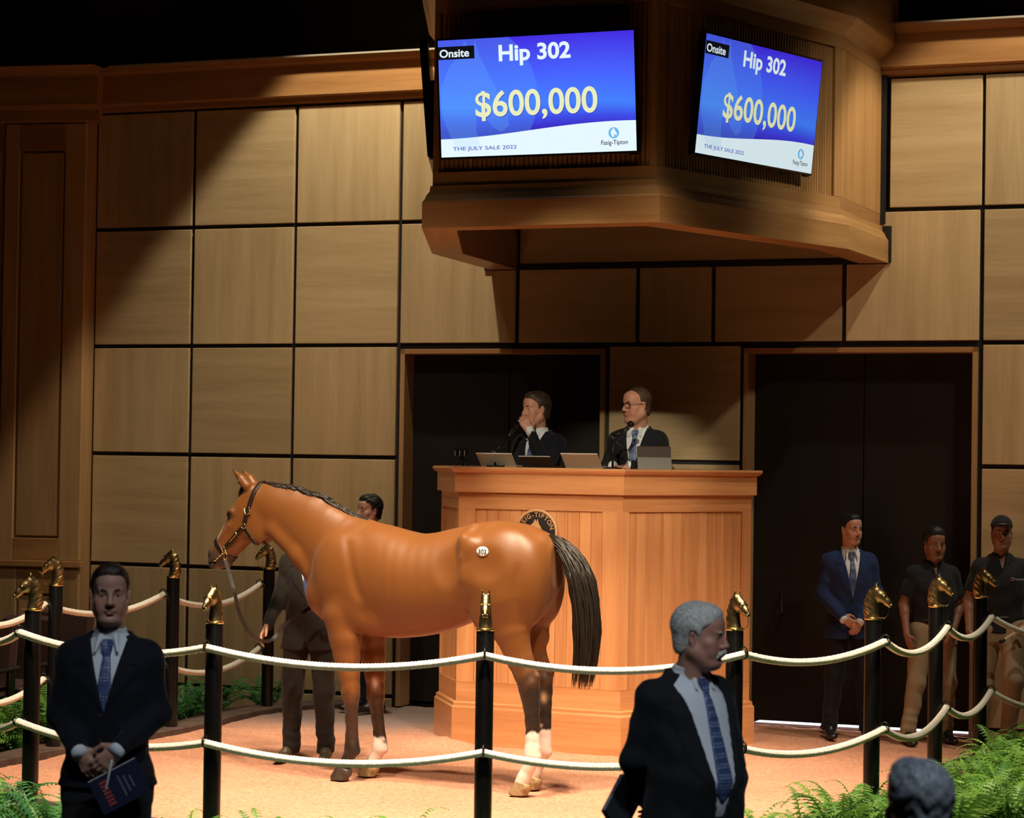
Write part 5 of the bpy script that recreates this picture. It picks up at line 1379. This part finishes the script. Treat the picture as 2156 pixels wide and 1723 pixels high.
    F_ = np.maximum(F_, -ear*.02)
    if not hd.get('bald'): add('hair', fh, hm, 1, F_.astype(np.float32))
    bmt = M[hd.get('brow', hd.get('hair', 'hair_brown'))]
    for s in (-1, 1):
        eb = Field(hl, hh_, .0036); eb.tf(HR, HC, hs_)
        eb.cone((s*.014, .0975, .0225), (s*.032, .0945, .0285), .0042, .0044, .003); eb.cone((s*.032, .0945, .0285), (s*.048, .0800, .0240), .0044, .0026, .003)
        add('eyebrow', eb, bmt, 1)
    if hd.get('moustache'):
        eb = Field(hl, hh_, .0036); eb.tf(HR, HC, hs_)
        for s in (-1, 1): eb.cone((s*.001, .1055, -.0500), (s*.026, .0970, -.0600), .0098, .0085, .006); eb.cone((s*.026, .0970, -.0600), (s*.034, .0870, -.0770), .0082, .0045, .005)
        add('moustache', eb, bmt, 1)
    # ---- clothes
    typ = fit.get('type', 'suit'); jm = fit.get('jacket', M['navy']); tm = fit.get('trousers', M['dark_trouser']); sm_ = fit.get('shoes', M['shoe_black'])
    hc = max(h, .0075)
    ft_ = Field(lo, hi, hc)                                                # trousers
    wst = 1.03
    ft_.loft('z', [(.84, 0, 0, .172*girth, .118*girth), (.93, 0, 0, .176*girth, .122*girth+belly*.2), (1.03, 0, .0+belly*.35, .168*girth+belly*.25, .115*girth+belly*.4)], .03, 2.3)
    for s in ('R', 'L'):
        leg(ft_, s, .100*girth, .076, .062, .035)
        kn, an = A['kn'+s], A['an'+s]; dn = an-kn; dn /= np.linalg.norm(dn); ft_.cone(an-dn*.02, an+dn*.035, .062, .064, .01)
    X, Y, Z = ft_.grids()
    F_ = ft_.F+.0062*wob(X*1.2, Y*1.2, Z*1.1, 24.)*ss(.85, .45, Z)+.0045*wob(X*.6, Y*.6, Z*2.4, 34., 1.)*ss(.42, .15, Z)
    F_ = F_.astype(np.float32)
    for s in ('R', 'L'):
        kn, an = A['kn'+s], A['an'+s]; dn = an-kn; dn /= np.linalg.norm(dn); e = an+dn*.030
        cut = (X-e[0])*dn[0]+(Y-e[1])*dn[1]+(Z-e[2])*dn[2]
        nearleg = np.sqrt((X-an[0])**2+(Y-an[1])**2+(Z-an[2])**2) < .16
        F_ = np.where(nearleg, np.maximum(F_, cut), F_)
    add('trousers', ft_, tm, 1, F_.astype(np.float32))
    for s in ('R', 'L'):                                                   # shoes
        an = A['an'+s]; tv_ = A['toe'+s] if A['toe'+s] is not None else an+np.array((.012 if s == 'R' else -.012, .17, -.055)); up_ = np.array((0, 0, 1.0))
        fs_ = Field(np.minimum(an, tv_)-.12, np.maximum(an, tv_)+.13, .006)
        heel = an+np.array((0, -.035, -.048)); fs_.cone(heel, tv_+np.array((0, 0, .004)), .042, .038, .03, ((0, 0, 1), .85, .72)); fs_.cone(an+np.array((0, 0, -.01)), an+(tv_-an)*.45+np.array((0, 0, .005)), .045, .036, .03); fs_.ell(tv_+np.array((0, .035, -.004)), (.042, .048, .026), .025)
        X2, Y2, Z2 = fs_.grids(); zb_ = an[2]-.085
        add('shoe', fs_, sm_, 1, np.maximum(fs_.F, np.maximum(zb_-Z2, Z2-(an[2]+.035))).astype(np.float32))
    if typ == 'suit':
        zb_ = fit.get('button', 1.12); open_ = fit.get('open', 0.0); hem = fit.get('hem', .80)
        fj = Field(lo, hi, hc)
        torso(fj, .012, z0=hem-.02, flare=fit.get('flare', .015))
        for s in ('R', 'L'):
            arm(fj, s, .062*min(girth, 1.12), .053, .042, .035)
        X, Y, Z = fj.grids(); J_ = fj.F
        J_ = J_+.0052*wob(X, Y*1.2, Z*1.5, 24., .5)*ss(.0, .12, np.abs(X)-.05)+.0016*wob(X, Y, Z, 60.)
        zt = 1.515; wt_ = .080
        vw = np.clip((Z-zb_)/(zt-zb_), 0, 1.2)*wt_+open_*ss(.70, 1.15, Z)*1.0
        lw = .070*ss(zb_, zb_+.16, Z)*ss(1.50, 1.40, Z); ax_ = np.abs(X)
        front = Y > .0
        lap_ = ss(0, .006, ax_-vw)*ss(.012, 0, ax_-vw-lw)*(Z > zb_+.01)*(Z < 1.475)
        notch = np.exp(-(((Z-1.395+.25*(ax_-vw-.05))/.006)**2))*ss(.03, .05, ax_-vw)
        J_ = J_-np.where(front, .0075*lap_*(1-notch), 0)
        cut = np.maximum(ax_-vw, .02-Y)
        if open_ > 0: cut = np.maximum(cut, .0*Z)
        J_ = np.where((Z > (zb_ if open_ == 0 else hem-.05)), np.maximum(J_, -cut), J_)
        J_ = J_+np.where(front & (Z < zb_), .006*np.exp(-((X-.010)/.006)**2), 0)
        spl = .045+.0*Z
        J_ = np.where(front & (Z < hem+.10), np.maximum(J_, -(np.abs(X-.005)-.42*np.maximum(hem+.07-Z, 0))), J_)
        tor = np.sqrt((X/.26)**2+(Y/.22)**2) < 1.3*girth
        J_ = np.where(tor, np.maximum(J_, hem-Z), J_)
        # keep the collar off the neck; sleeves end before the hand
        J_ = np.maximum(J_, (Z-1.515)-.35*np.maximum(-Y, 0))
        jm_o = add('jacket', fj, jm, 1, J_.astype(np.float32))
        bm_ = fit.get('buttons', M['black_plastic'])
        for bz in (zb_-.012, zb_-.115) if open_ == 0 else ():
            col_ = J_[np.argmin(abs(fj.ax[0]-.012)), :, np.argmin(abs(fj.ax[2]-bz))]; jj = np.where(col_ < 0)[0]
            if len(jj):
                yy = fj.ax[1][jj.max()]+.006
                MB().lathe([(.0005, 0), (.010*S, 0), (.010*S, .003), (.0005, .004)], 10, M=Matrix.Rotation(-math.pi/2, 3, 'X')).build('button', bm_, jm_o, loc=(.012*S, yy*S, bz*S))
        # shirt
        fsh = Field((-.24, -.16, .90), (.24, .20+belly*1.3, 1.60), .0065)
        torso(fsh, -.004, z0=.9)
        cl_ = fit.get('collar', 1.0)
        fsh.cone((0, -.024, 1.475), nk+(nb_-nk)*.32+np.array((0, 0, .012)), .074*cl_, .0665*cl_, .01)
        for s in (-1, 1): fsh.cone((s*.030, .048, 1.515), (s*.048, .090+belly*.05, 1.452), .013, .007, .008)
        X, Y, Z = fsh.grids()
        colr = (HC[2]-.125*hs_)
        Sh = np.maximum(fsh.F, Z-1.545-.10*np.maximum(-Y, 0)); Sh = np.maximum(Sh, .92-Z); Sh = np.maximum(Sh, -(Y+.09))
        sh_o = add('shirt', fsh, M['white_shirt'], 1, Sh.astype(np.float32))
        for s in ('R', 'L'):
            if hands and hands.get(s) and fit.get('cuff', True):
                wr, el = A['wr'+s], A['el'+s]; d_ = (wr-el)/np.linalg.norm(wr-el); cb_ = MB()
                cb_.tube([tuple((wr-d_*.010)*S), tuple((wr+d_*.047)*S)], [.034*S, .0345*S], 16); cb_.build('cuff', M['white_shirt'], sh_o, smooth=True)
        # tie
        if fit.get('tie', True):
            tz0 = fit.get('tie_end', zb_-.06)
            tw = np.interp(Z, [tz0, tz0+.045, 1.12, 1.30, 1.44, 1.452, 1.475, 1.50], [.001, .042, .040, .030, .0165, .020, .023, .024])
            ex = np.interp(Z, [1.435, 1.45, 1.475, 1.50, 1.52], [.009, .016, .019, .014, .008])
            Tf = np.maximum(np.maximum(Sh-ex, np.abs(X)-tw), np.maximum(.03-Y, Z-1.503)); Tf = np.maximum(Tf, tz0-Z)
            add('tie', fsh, fit.get('tie_mat', M['tie']), 1, Tf.astype(np.float32))
    else:
        fj = Field(lo, hi, hc); torso(fj, .004, z0=.90, flare=.012)
        fa_ = Field(lo, hi, hc)
        for s in ('R', 'L'): arm(fa_, s, .062, .066, .05, .035, short=.80)
        for s in (-1, 1): fj.cone((s*.035, .040, 1.520), (s*.050, .085, 1.455), .014, .008, .01)
        fj.cone((0, -.022, 1.48), (0, -.018, 1.528), .074, .068, .012)
        X, Y, Z = fj.grids(); P2 = fj.F+.0045*wob(X, Y*1.2, Z*1.4, 23., .9)
        Am = fa_.F+.004*wob(X, Y, Z, 30., .3)
        P2 = np.maximum(P2, np.where(np.sqrt((X/.25)**2+(Y/.2)**2) < 1.2, .905-Z, -1)); P2 = np.maximum(P2, Z-1.535-.1*np.maximum(-Y, 0))
        vw = np.clip((Z-1.40)/.12, 0, 1)*.032; P2 = np.where((Y > .02) & (Z > 1.40), np.maximum(P2, -(np.abs(X)-vw)), P2)
        for s in ('R', 'L'):
            sh, el = A['sh'+s], A['el'+s]; dn = (el-sh)/np.linalg.norm(el-sh); e = sh+(el-sh)*.76; sg_ = 1 if s == 'R' else -1
            cutp = (X-e[0])*dn[0]+(Y-e[1])*dn[1]+(Z-e[2])*dn[2]
            Am = np.where(X*sg_ > 0, np.maximum(Am, cutp), Am)
        P2 = smin(P2, Am, .03)
        add('polo_shirt', fj, fit.get('polo', M['polo']), 1, P2.astype(np.float32))
        bt = Field((-.22, -.17, .98), (.22, .17, 1.05), .0065); bt.loft('z', [(.99, 0, 0, .176*girth, .122*girth), (1.04, 0, 0, .172*girth, .119*girth)], 0, 2.3); add('belt', bt, M['shoe_black'])
    body['S'] = S
    return body, HR, HC, hs_, S

D2 = math.radians
AX0 = -.15                                      # floor level outside the ring
# 1. young man in dark navy suit, hands folded over a catalogue
q = at_y(229, 1500, 10.0)
b1, *_r = person('person', 'man in dark navy suit and blue tie holding a catalogue and pen', (q.x, q.y, AX0), D2(180), 1.815,
  pose=dict(shR=(.150, -.012, 1.425), shL=(-.150, -.012, 1.425), elR=(.205, -.010, 1.19), wrR=(.100, .165, 1.065), elL=(-.205, -.010, 1.19), wrL=(-.085, .190, 1.075), head=(0, .020, 1.684)),
  hd=dict(yaw=10, pitch=-1, skin='fair', hair='hair_brown', top=.012, vol=.008, scale=1.0), fit=dict(jacket=M['navy'], trousers=M['charcoal'], hem=.895, flare=.050, button=1.205, tie_mat=M['tie'], buttons=plain('dull_brass', (.10, .07, .03), .4, metal=.8)), h=.0052,
  hands=dict(R=dict(d=(-.55, .05, -.83), n=(-.30, -.90, .15), thumb=(-.6, .3, .3), curl=.40, sc=1.08), L=dict(d=(.72, .06, -.68), n=(.25, -.92, .1), thumb=(.4, .3, .8), curl=.42, sc=1.08)))
S1 = b1['S']
def in_person(b, p): return b.location+Matrix.Rotation(b.rotation_euler.z, 3, 'Z') @ (Vector(p)*b['S'])
# catalogue and pen in his hand
cat = empty('sale_catalogue', in_person(b1, (-.085, .205, .915)), D2(180)); tag(cat, 'navy sale catalogue with red print in the dark-suited man hand', 'book')
cat.rotation_euler = (D2(12), D2(-62), D2(180))
MB().box((0, 0, 0), (.150, .004, .215)).build('front_cover', M['book_navy'], cat, loc=(0, .008, 0)); MB().box((0, 0, 0), (.150, .004, .215)).build('back_cover', M['book_navy'], cat, loc=(0, -.008, 0))
MB().box((.003, 0, 0), (.148, .013, .211)).build('pages', M['paper'], cat)
for k in range(7): MB().box((-.048+k*.016, .0106, -.055), (.009, .001, .030)).build('print', M['red_print'], cat)
for k in range(3): MB().box((0.0, .0106, .01+k*.022), (.09-.02*k, .001, .006)).build('print', plain('grey_print', (.10, .10, .14), .6), cat)
pen = empty('pen', in_person(b1, (-.045, .240, .965))); pen.rotation_euler = (D2(10), D2(12), 0); tag(pen, 'white pen between the fingers of the man with the catalogue', 'pen')
MB().lathe([(.0008, -.07), (.0045, -.058), (.0048, .06), (.003, .066), (.0008, .066)], 10).build('barrel', M['white_plastic'], pen, smooth=True); MB().lathe([(.0004, -.084), (.0022, -.068), (.0004, -.066)], 8).build('tip', M['silver'], pen)

# 2. white-haired man with moustache, hands behind his back
q = at_y(1453, 1500, 9.6)
b2, HR2, HC2, hs2, S2 = person('person', 'white-haired man with moustache in dark blazer, hands behind his back', (q.x, q.y, AX0), D2(180+38), 1.715,
  pose=dict(shR=(.180, -.03, 1.415), shL=(-.180, -.03, 1.415), elR=(.228, -.10, 1.15), wrR=(.10, -.215, .985), elL=(-.228, -.10, 1.15), wrL=(-.09, -.245, .960), head=(0, .055, 1.668), neck=(0, .0, 1.50)),
  hd=dict(yaw=30, pitch=-3, skin='ruddy', hair='hair_white', vol=.015, top=.010, moustache=True, full=.8, scale=1.05, neck=1.18, line=[(-.12, -.075), (-.07, -.075), (-.03, -.045), (.0, -.012), (.022, -.004), (.032, .040), (.06, .064), (.10, .074)]),
  fit=dict(jacket=M['black_suit'], trousers=M['black_suit'], girth=1.16, belly=.085, open=.055, button=1.0, hem=.80, tie_end=.985, tie_mat=M['tie'], flare=.02, collar=1.12), h=.0052,
  hands=dict(R=dict(d=(-.8, -.05, -.6), n=(0, -1, .2), thumb=(0, 0, 1), curl=.5), L=dict(d=(.75, 0, -.65), n=(0, -1, 0), thumb=(0, 0, 1), curl=.45)))
bk = empty('sale_catalogue', in_person(b2, (.175, -.235, .935))); tag(bk, 'dark grey catalogue held behind the white-haired man back', 'book')
bk.rotation_euler = (D2(20), D2(-52), D2(218))
MB().box((0, .009, 0), (.15, .004, .22)).build('front_cover', M['book_black'], bk); MB().box((0, -.009, 0), (.15, .004, .22)).build('back_cover', M['book_black'], bk); MB().box((.003, 0, 0), (.146, .015, .216)).build('pages', plain('grey_pages', (.22, .23, .25), .8), bk)

# 3. seated grey-haired man seen from behind
q = at_y(1938, 1700, 6.4)
person('person', 'seated grey-haired man seen from behind beside the fern bank', (q.x, q.y, 1.335-1.80*.97), D2(16), 1.80*.97,
  pose=dict(knR=(.11, .43, .90), anR=(.11, .45, .50), knL=(-.11, .43, .90), anL=(-.11, .45, .50), elR=(.21, .02, 1.16), wrR=(.16, .25, 1.02), elL=(-.21, .02, 1.16), wrL=(-.16, .25, 1.02)),
  hd=dict(yaw=8, skin='ruddy', hair='hair_grey', vol=.013, top=.016, messy=.0035, line=[(-.12, -.075), (-.07, -.078), (-.03, -.050), (.0, -.015), (.022, -.004), (.032, .04), (.06, .066), (.10, .076)]), fit=dict(jacket=M['charcoal'], trousers=M['charcoal'], hem=.84), h=.0055,
  hands=dict(R=dict(d=(-.5, .8, -.2), n=(-.2, -.2, -1), thumb=(-1, 0, 0), curl=.3), L=dict(d=(.5, .8, -.2), n=(.2, -.2, -1), thumb=(1, 0, 0), curl=.3)))
sch = copy_tree(ch); sch.location = (q.x+.06, q.y-.10, 1.335-1.80*.97+.44); sch.rotation_euler = (0, 0, D2(196))
tag(sch, 'brown chair under the seated grey-haired man', 'chair')

# 4. the handler in a charcoal-brown suit behind the horse's neck
q = at_z(640, 1604, 0)
b4, *_r = person('person', 'handler in charcoal brown suit holding the lead beside the horse neck', (q.x+.02, 16.72, 0), D2(180-6), 1.755,
  pose=dict(elR=(.225, .02, 1.155), wrR=(.262, .215, .985), elL=(-.21, .03, 1.17), wrL=(-.27, .14, 1.10), knR=(.115, .02, .50), anR=(.125, -.03, .085), knL=(-.115, .02, .50), anL=(-.125, -.03, .085), toeR=(.185, .12, .03), toeL=(-.15, .14, .03)),
  hd=dict(yaw=-15, skin='fair', hair='hair_brown'), fit=dict(jacket=M['brown_suit'], trousers=M['brown_suit'], shoes=M['shoe_brown'], hem=.80, button=1.15, tie_mat=M['tie_light'], cuff=False), h=.0065,
  hands=dict(R=dict(d=(.30, .55, -.75), n=(-.80, .10, -.35), thumb=(.1, .8, .5), curl=.42, spread=1.0, sc=1.14), L=dict(d=(.6, .5, -.4), n=(.3, -.6, .2), thumb=(0, .3, .9), curl=.9)))
# 5. dark-haired man beyond the horse
q = at_z(795, 1489, 0)
person('person', 'dark-haired man in dark clothes standing beyond the horse back', (q.x-.06, 20.0, 0), D2(180-62), 1.80,
  pose=dict(), hd=dict(yaw=10, skin='pale', hair='hair_black', vol=.015, top=.014, messy=.005), fit=dict(jacket=M['navy'], trousers=M['denim'], tie=True), h=.008,
  hands=dict(R=dict(d=(0, .2, -1), n=(-1, 0, 0), thumb=(0, 1, 0), curl=.35), L=dict(d=(0, .2, -1), n=(1, 0, 0), thumb=(0, 1, 0), curl=.35)))
# 6. blue-suited man with folded hands
q = at_y(1786, 1500, 18.62)
person('person', 'man in bright blue suit with folded hands before the dark door', (q.x, q.y, 0), D2(180+4), 1.735,
  pose=dict(elR=(.225, -.005, 1.165), wrR=(.10, .165, .985), elL=(-.225, -.005, 1.165), wrL=(-.06, .180, .965), anR=(.15, -.03, .085), knR=(.12, .015, .5), anL=(-.16, -.03, .085), knL=(-.12, .015, .5)),
  hd=dict(yaw=24, pitch=-2, skin='fair', hair='hair_black', top=.012, vol=.007), fit=dict(jacket=M['blue_suit'], trousers=M['dark_trouser'], hem=.80, button=1.13, tie_mat=M['tie']), h=.0062,
  hands=dict(R=dict(d=(-.80, .15, -.55), n=(-.2, -.9, .1), thumb=(-.3, .3, .7), curl=.40), L=dict(d=(.5, .10, -.85), n=(.1, -.9, 0), thumb=(.6, .3, .4), curl=.5)))
# 7. bare-headed man in black polo leaning on the door
q = at_y(1962, 1500, 18.36)
person('person', 'bare-headed man in black polo and khaki trousers leaning by the door', (q.x, q.y, 0), D2(180+6), 1.645,
  pose=dict(elR=(.245, -.03, 1.16), wrR=(.255, .105, .915), elL=(-.245, -.03, 1.16), wrL=(-.13, .14, .925), hipR=(.095, .02, .93), knR=(.165, .09, .50), anR=(.235, .10, .085), knL=(-.12, .03, .50), anL=(-.13, -.04, .085), head=(0, .03, 1.672)),
  hd=dict(yaw=4, pitch=-6, skin='tan', hair='hair_black', vol=.016, top=.022, full=.5, scale=1.08, stubble=.3), fit=dict(type='polo', trousers=M['khaki'], girth=1.12), h=.0065,
  hands=dict(R=dict(d=(-.25, .25, -.95), n=(-.8, -.4, 0), thumb=(0, 1, 0), curl=.55), L=dict(d=(.45, .15, -.85), n=(.2, -.9, 0), thumb=(.5, .4, .4), curl=.6)))
# 8. man in a cap with chest logo, holding a white stick
q = at_y(2099, 1500, 18.02)
b8, HR8, HC8, hs8, S8 = person('person', 'man in black cap and logo polo with khaki trousers holding a pole', (q.x+.02, q.y, 0), D2(180-4), 1.735,
  pose=dict(elR=(.245, -.03, 1.16), wrR=(.255, .085, .925), elL=(-.245, -.02, 1.16), wrL=(-.205, .20, .985), hipL=(-.095, .02, .93), knL=(-.085, .175, .55), anL=(-.06, .05, .13), hipR=(.095, 0, .93), knR=(.13, .02, .50), anR=(.15, -.03, .085), toeL=(-.07, .21, .05)),
  hd=dict(yaw=-2, pitch=0, skin='tan', hair='hair_black', vol=.004, full=.2), fit=dict(type='polo', trousers=M['khaki'], girth=1.10), h=.0065,
  hands=dict(R=dict(d=(-.15, .25, -.95), n=(-.9, -.2, 0), thumb=(0, 1, 0), curl=.5), L=dict(d=(.75, .25, -.35), n=(.2, -.75, -.5), thumb=(.1, .2, 1), curl=.75)))
fc = Field(HC8-.17, HC8+.19, .005); fc.tf(HR8, HC8, hs8)
fc.ell((0, -.012, .062), (.086, .104, .088), 0); X, Y, Z = fc.grids(); lz = Z-HC8[2]; ly = Y-HC8[1]
fc.tf(); Fc_ = np.maximum(fc.F, .052-lz)
fc2 = Field(HC8-.17, HC8+.19, .005); fc2.tf(HR8, HC8, hs8); fc2.ell((0, .115, .070), (.070, .065, .009), 0, rotm(0, 8, 0))
Fc_ = np.minimum(Fc_, fc2.F); v, qd = fc.mesh(1, Fc_.astype(np.float32)); link('cap', np_mesh('cap', v*S8, qd), M['polo'], b8)
# chest logo (left breast): small ring mark and lettering
for nm, me, lc in (('logo', MB().tube([(.011*math.cos(a), 0, .011*math.sin(a)) for a in np.linspace(0, 6.283, 15)[:-1]], .0032, 5, closed=True).mesh('logo'), (-.072, .136, 1.335)),):
    link(nm, me, plain('logo_red', (.45, .20, .17), .6), b8, loc=tuple(k*S8 for k in lc))
lg = text_mesh('Genesee', .022, .0003, 'LEFT'); link('logo_lettering', lg, plain('logo_white', (.45, .46, .5), .6), b8, loc=tuple(k*S8 for k in (-.090, .138, 1.328)), rot=(math.pi/2, 0, math.pi))
pl_ = empty('pole', in_person(b8, (-.150, .262, .965))); tag(pl_, 'white pole in the hand of the man in the cap', 'pole')
MB().tube([(-.17, 0, -.10), (.30, -.02, .20)], .012, 10).build('shaft', M['white_plastic'], pl_, smooth=True); MB().tube([(-.19, 0, -.113), (-.15, 0, -.088)], .014, 10).build('grip', M['black_plastic'], pl_, smooth=True)

# 9. auctioneer speaking into his hand
q = at_y(1135, 900, 18.22)
SEAT = dict(knR=(.11, .27, .84), anR=(.11, .05, .50), knL=(-.11, .27, .84), anL=(-.11, .05, .50))
b9, *_r = person('person', 'auctioneer in dark suit covering his mouth with his hand at the microphone', (q.x, q.y, 2.635-1.80), D2(180-38), 1.80,
  pose=dict(SEAT, elR=(.205, .09, 1.16), wrR=(.15, .28, 1.23), elL=(-.205, .17, 1.22), wrL=(-.055, .175, 1.500), head=(-.005, .045, 1.682), neck=(0, 0, 1.50)),
  hd=dict(yaw=-20, pitch=-2, skin='ruddy', hair='hair_brown', vol=.012, top=.010, scale=1.04, full=.3), fit=dict(jacket=M['navy'], trousers=M['navy'], tie_mat=M['tie'], hem=.84), h=.0058,
  hands=dict(L=dict(d=(.42, .22, .85), n=(.62, -.60, -.1), thumb=(-.5, -.3, .4), curl=.60, sc=1.12), R=dict(d=(-.7, .6, -.2), n=(-.1, -.2, -1), thumb=(-.5, .6, .2), curl=.3)))
# 10. bespectacled auctioneer
q = at_y(1343, 900, 17.92)
b10, HR, HC, hs_, S = person('person', 'balding auctioneer in black glasses and dark suit at the desk', (q.x, q.y, 2.668-1.80), D2(180-20), 1.80,
  pose=dict(SEAT, elR=(.235, .06, 1.17), wrR=(.13, .23, 1.222), elL=(-.235, .05, 1.17), wrL=(-.04, .25, 1.225), head=(0, .035, 1.684)),
  hd=dict(yaw=-38, pitch=-2, skin='ruddy', hair='hair_light', vol=.006, full=1.0, scale=1.07, neck=1.15, line=[(-.12, -.085), (-.07, -.075), (-.03, -.035), (.0, .0), (.015, .012), (.022, .075), (.05, .108), (.10, .125)]),
  fit=dict(jacket=M['black_suit'], trousers=M['black_suit'], tie_mat=M['tie_light'], hem=.84, girth=1.06, collar=1.08), h=.0058,
  hands=dict(R=dict(d=(-.85, .40, -.10), n=(-.1, -.1, -1), thumb=(-.2, .9, .1), curl=.55), L=dict(d=(.85, .35, -.05), n=(.1, -.1, -1), thumb=(.2, .9, .1), curl=.6)))
gl = MB()
def hp(p): return Vector((HC+HR @ np.array(p)*hs_)*S)
for s in (-1, 1):
    gl.tube([hp((s*.034+a, .1075-abs(s*.034+a)*.12, .004+b)) for a, b in ((-.024, .015), (.0, .017), (.024, .015), (.026, 0), (.020, -.016), (0, -.019), (-.020, -.016), (-.025, 0))], .0026*S, 6, closed=True)
    gl.tube([hp((s*.060, .098, .012)), hp((s*.080, .05, .012)), hp((s*.0835, -.008, .012))], .0022*S, 6)
gl.tube([hp((-.010, .107, .010)), hp((0, .1085, .012)), hp((.010, .107, .010))], .0024*S, 6)
go = gl.build('glasses', M['black_plastic'], b10, smooth=True)
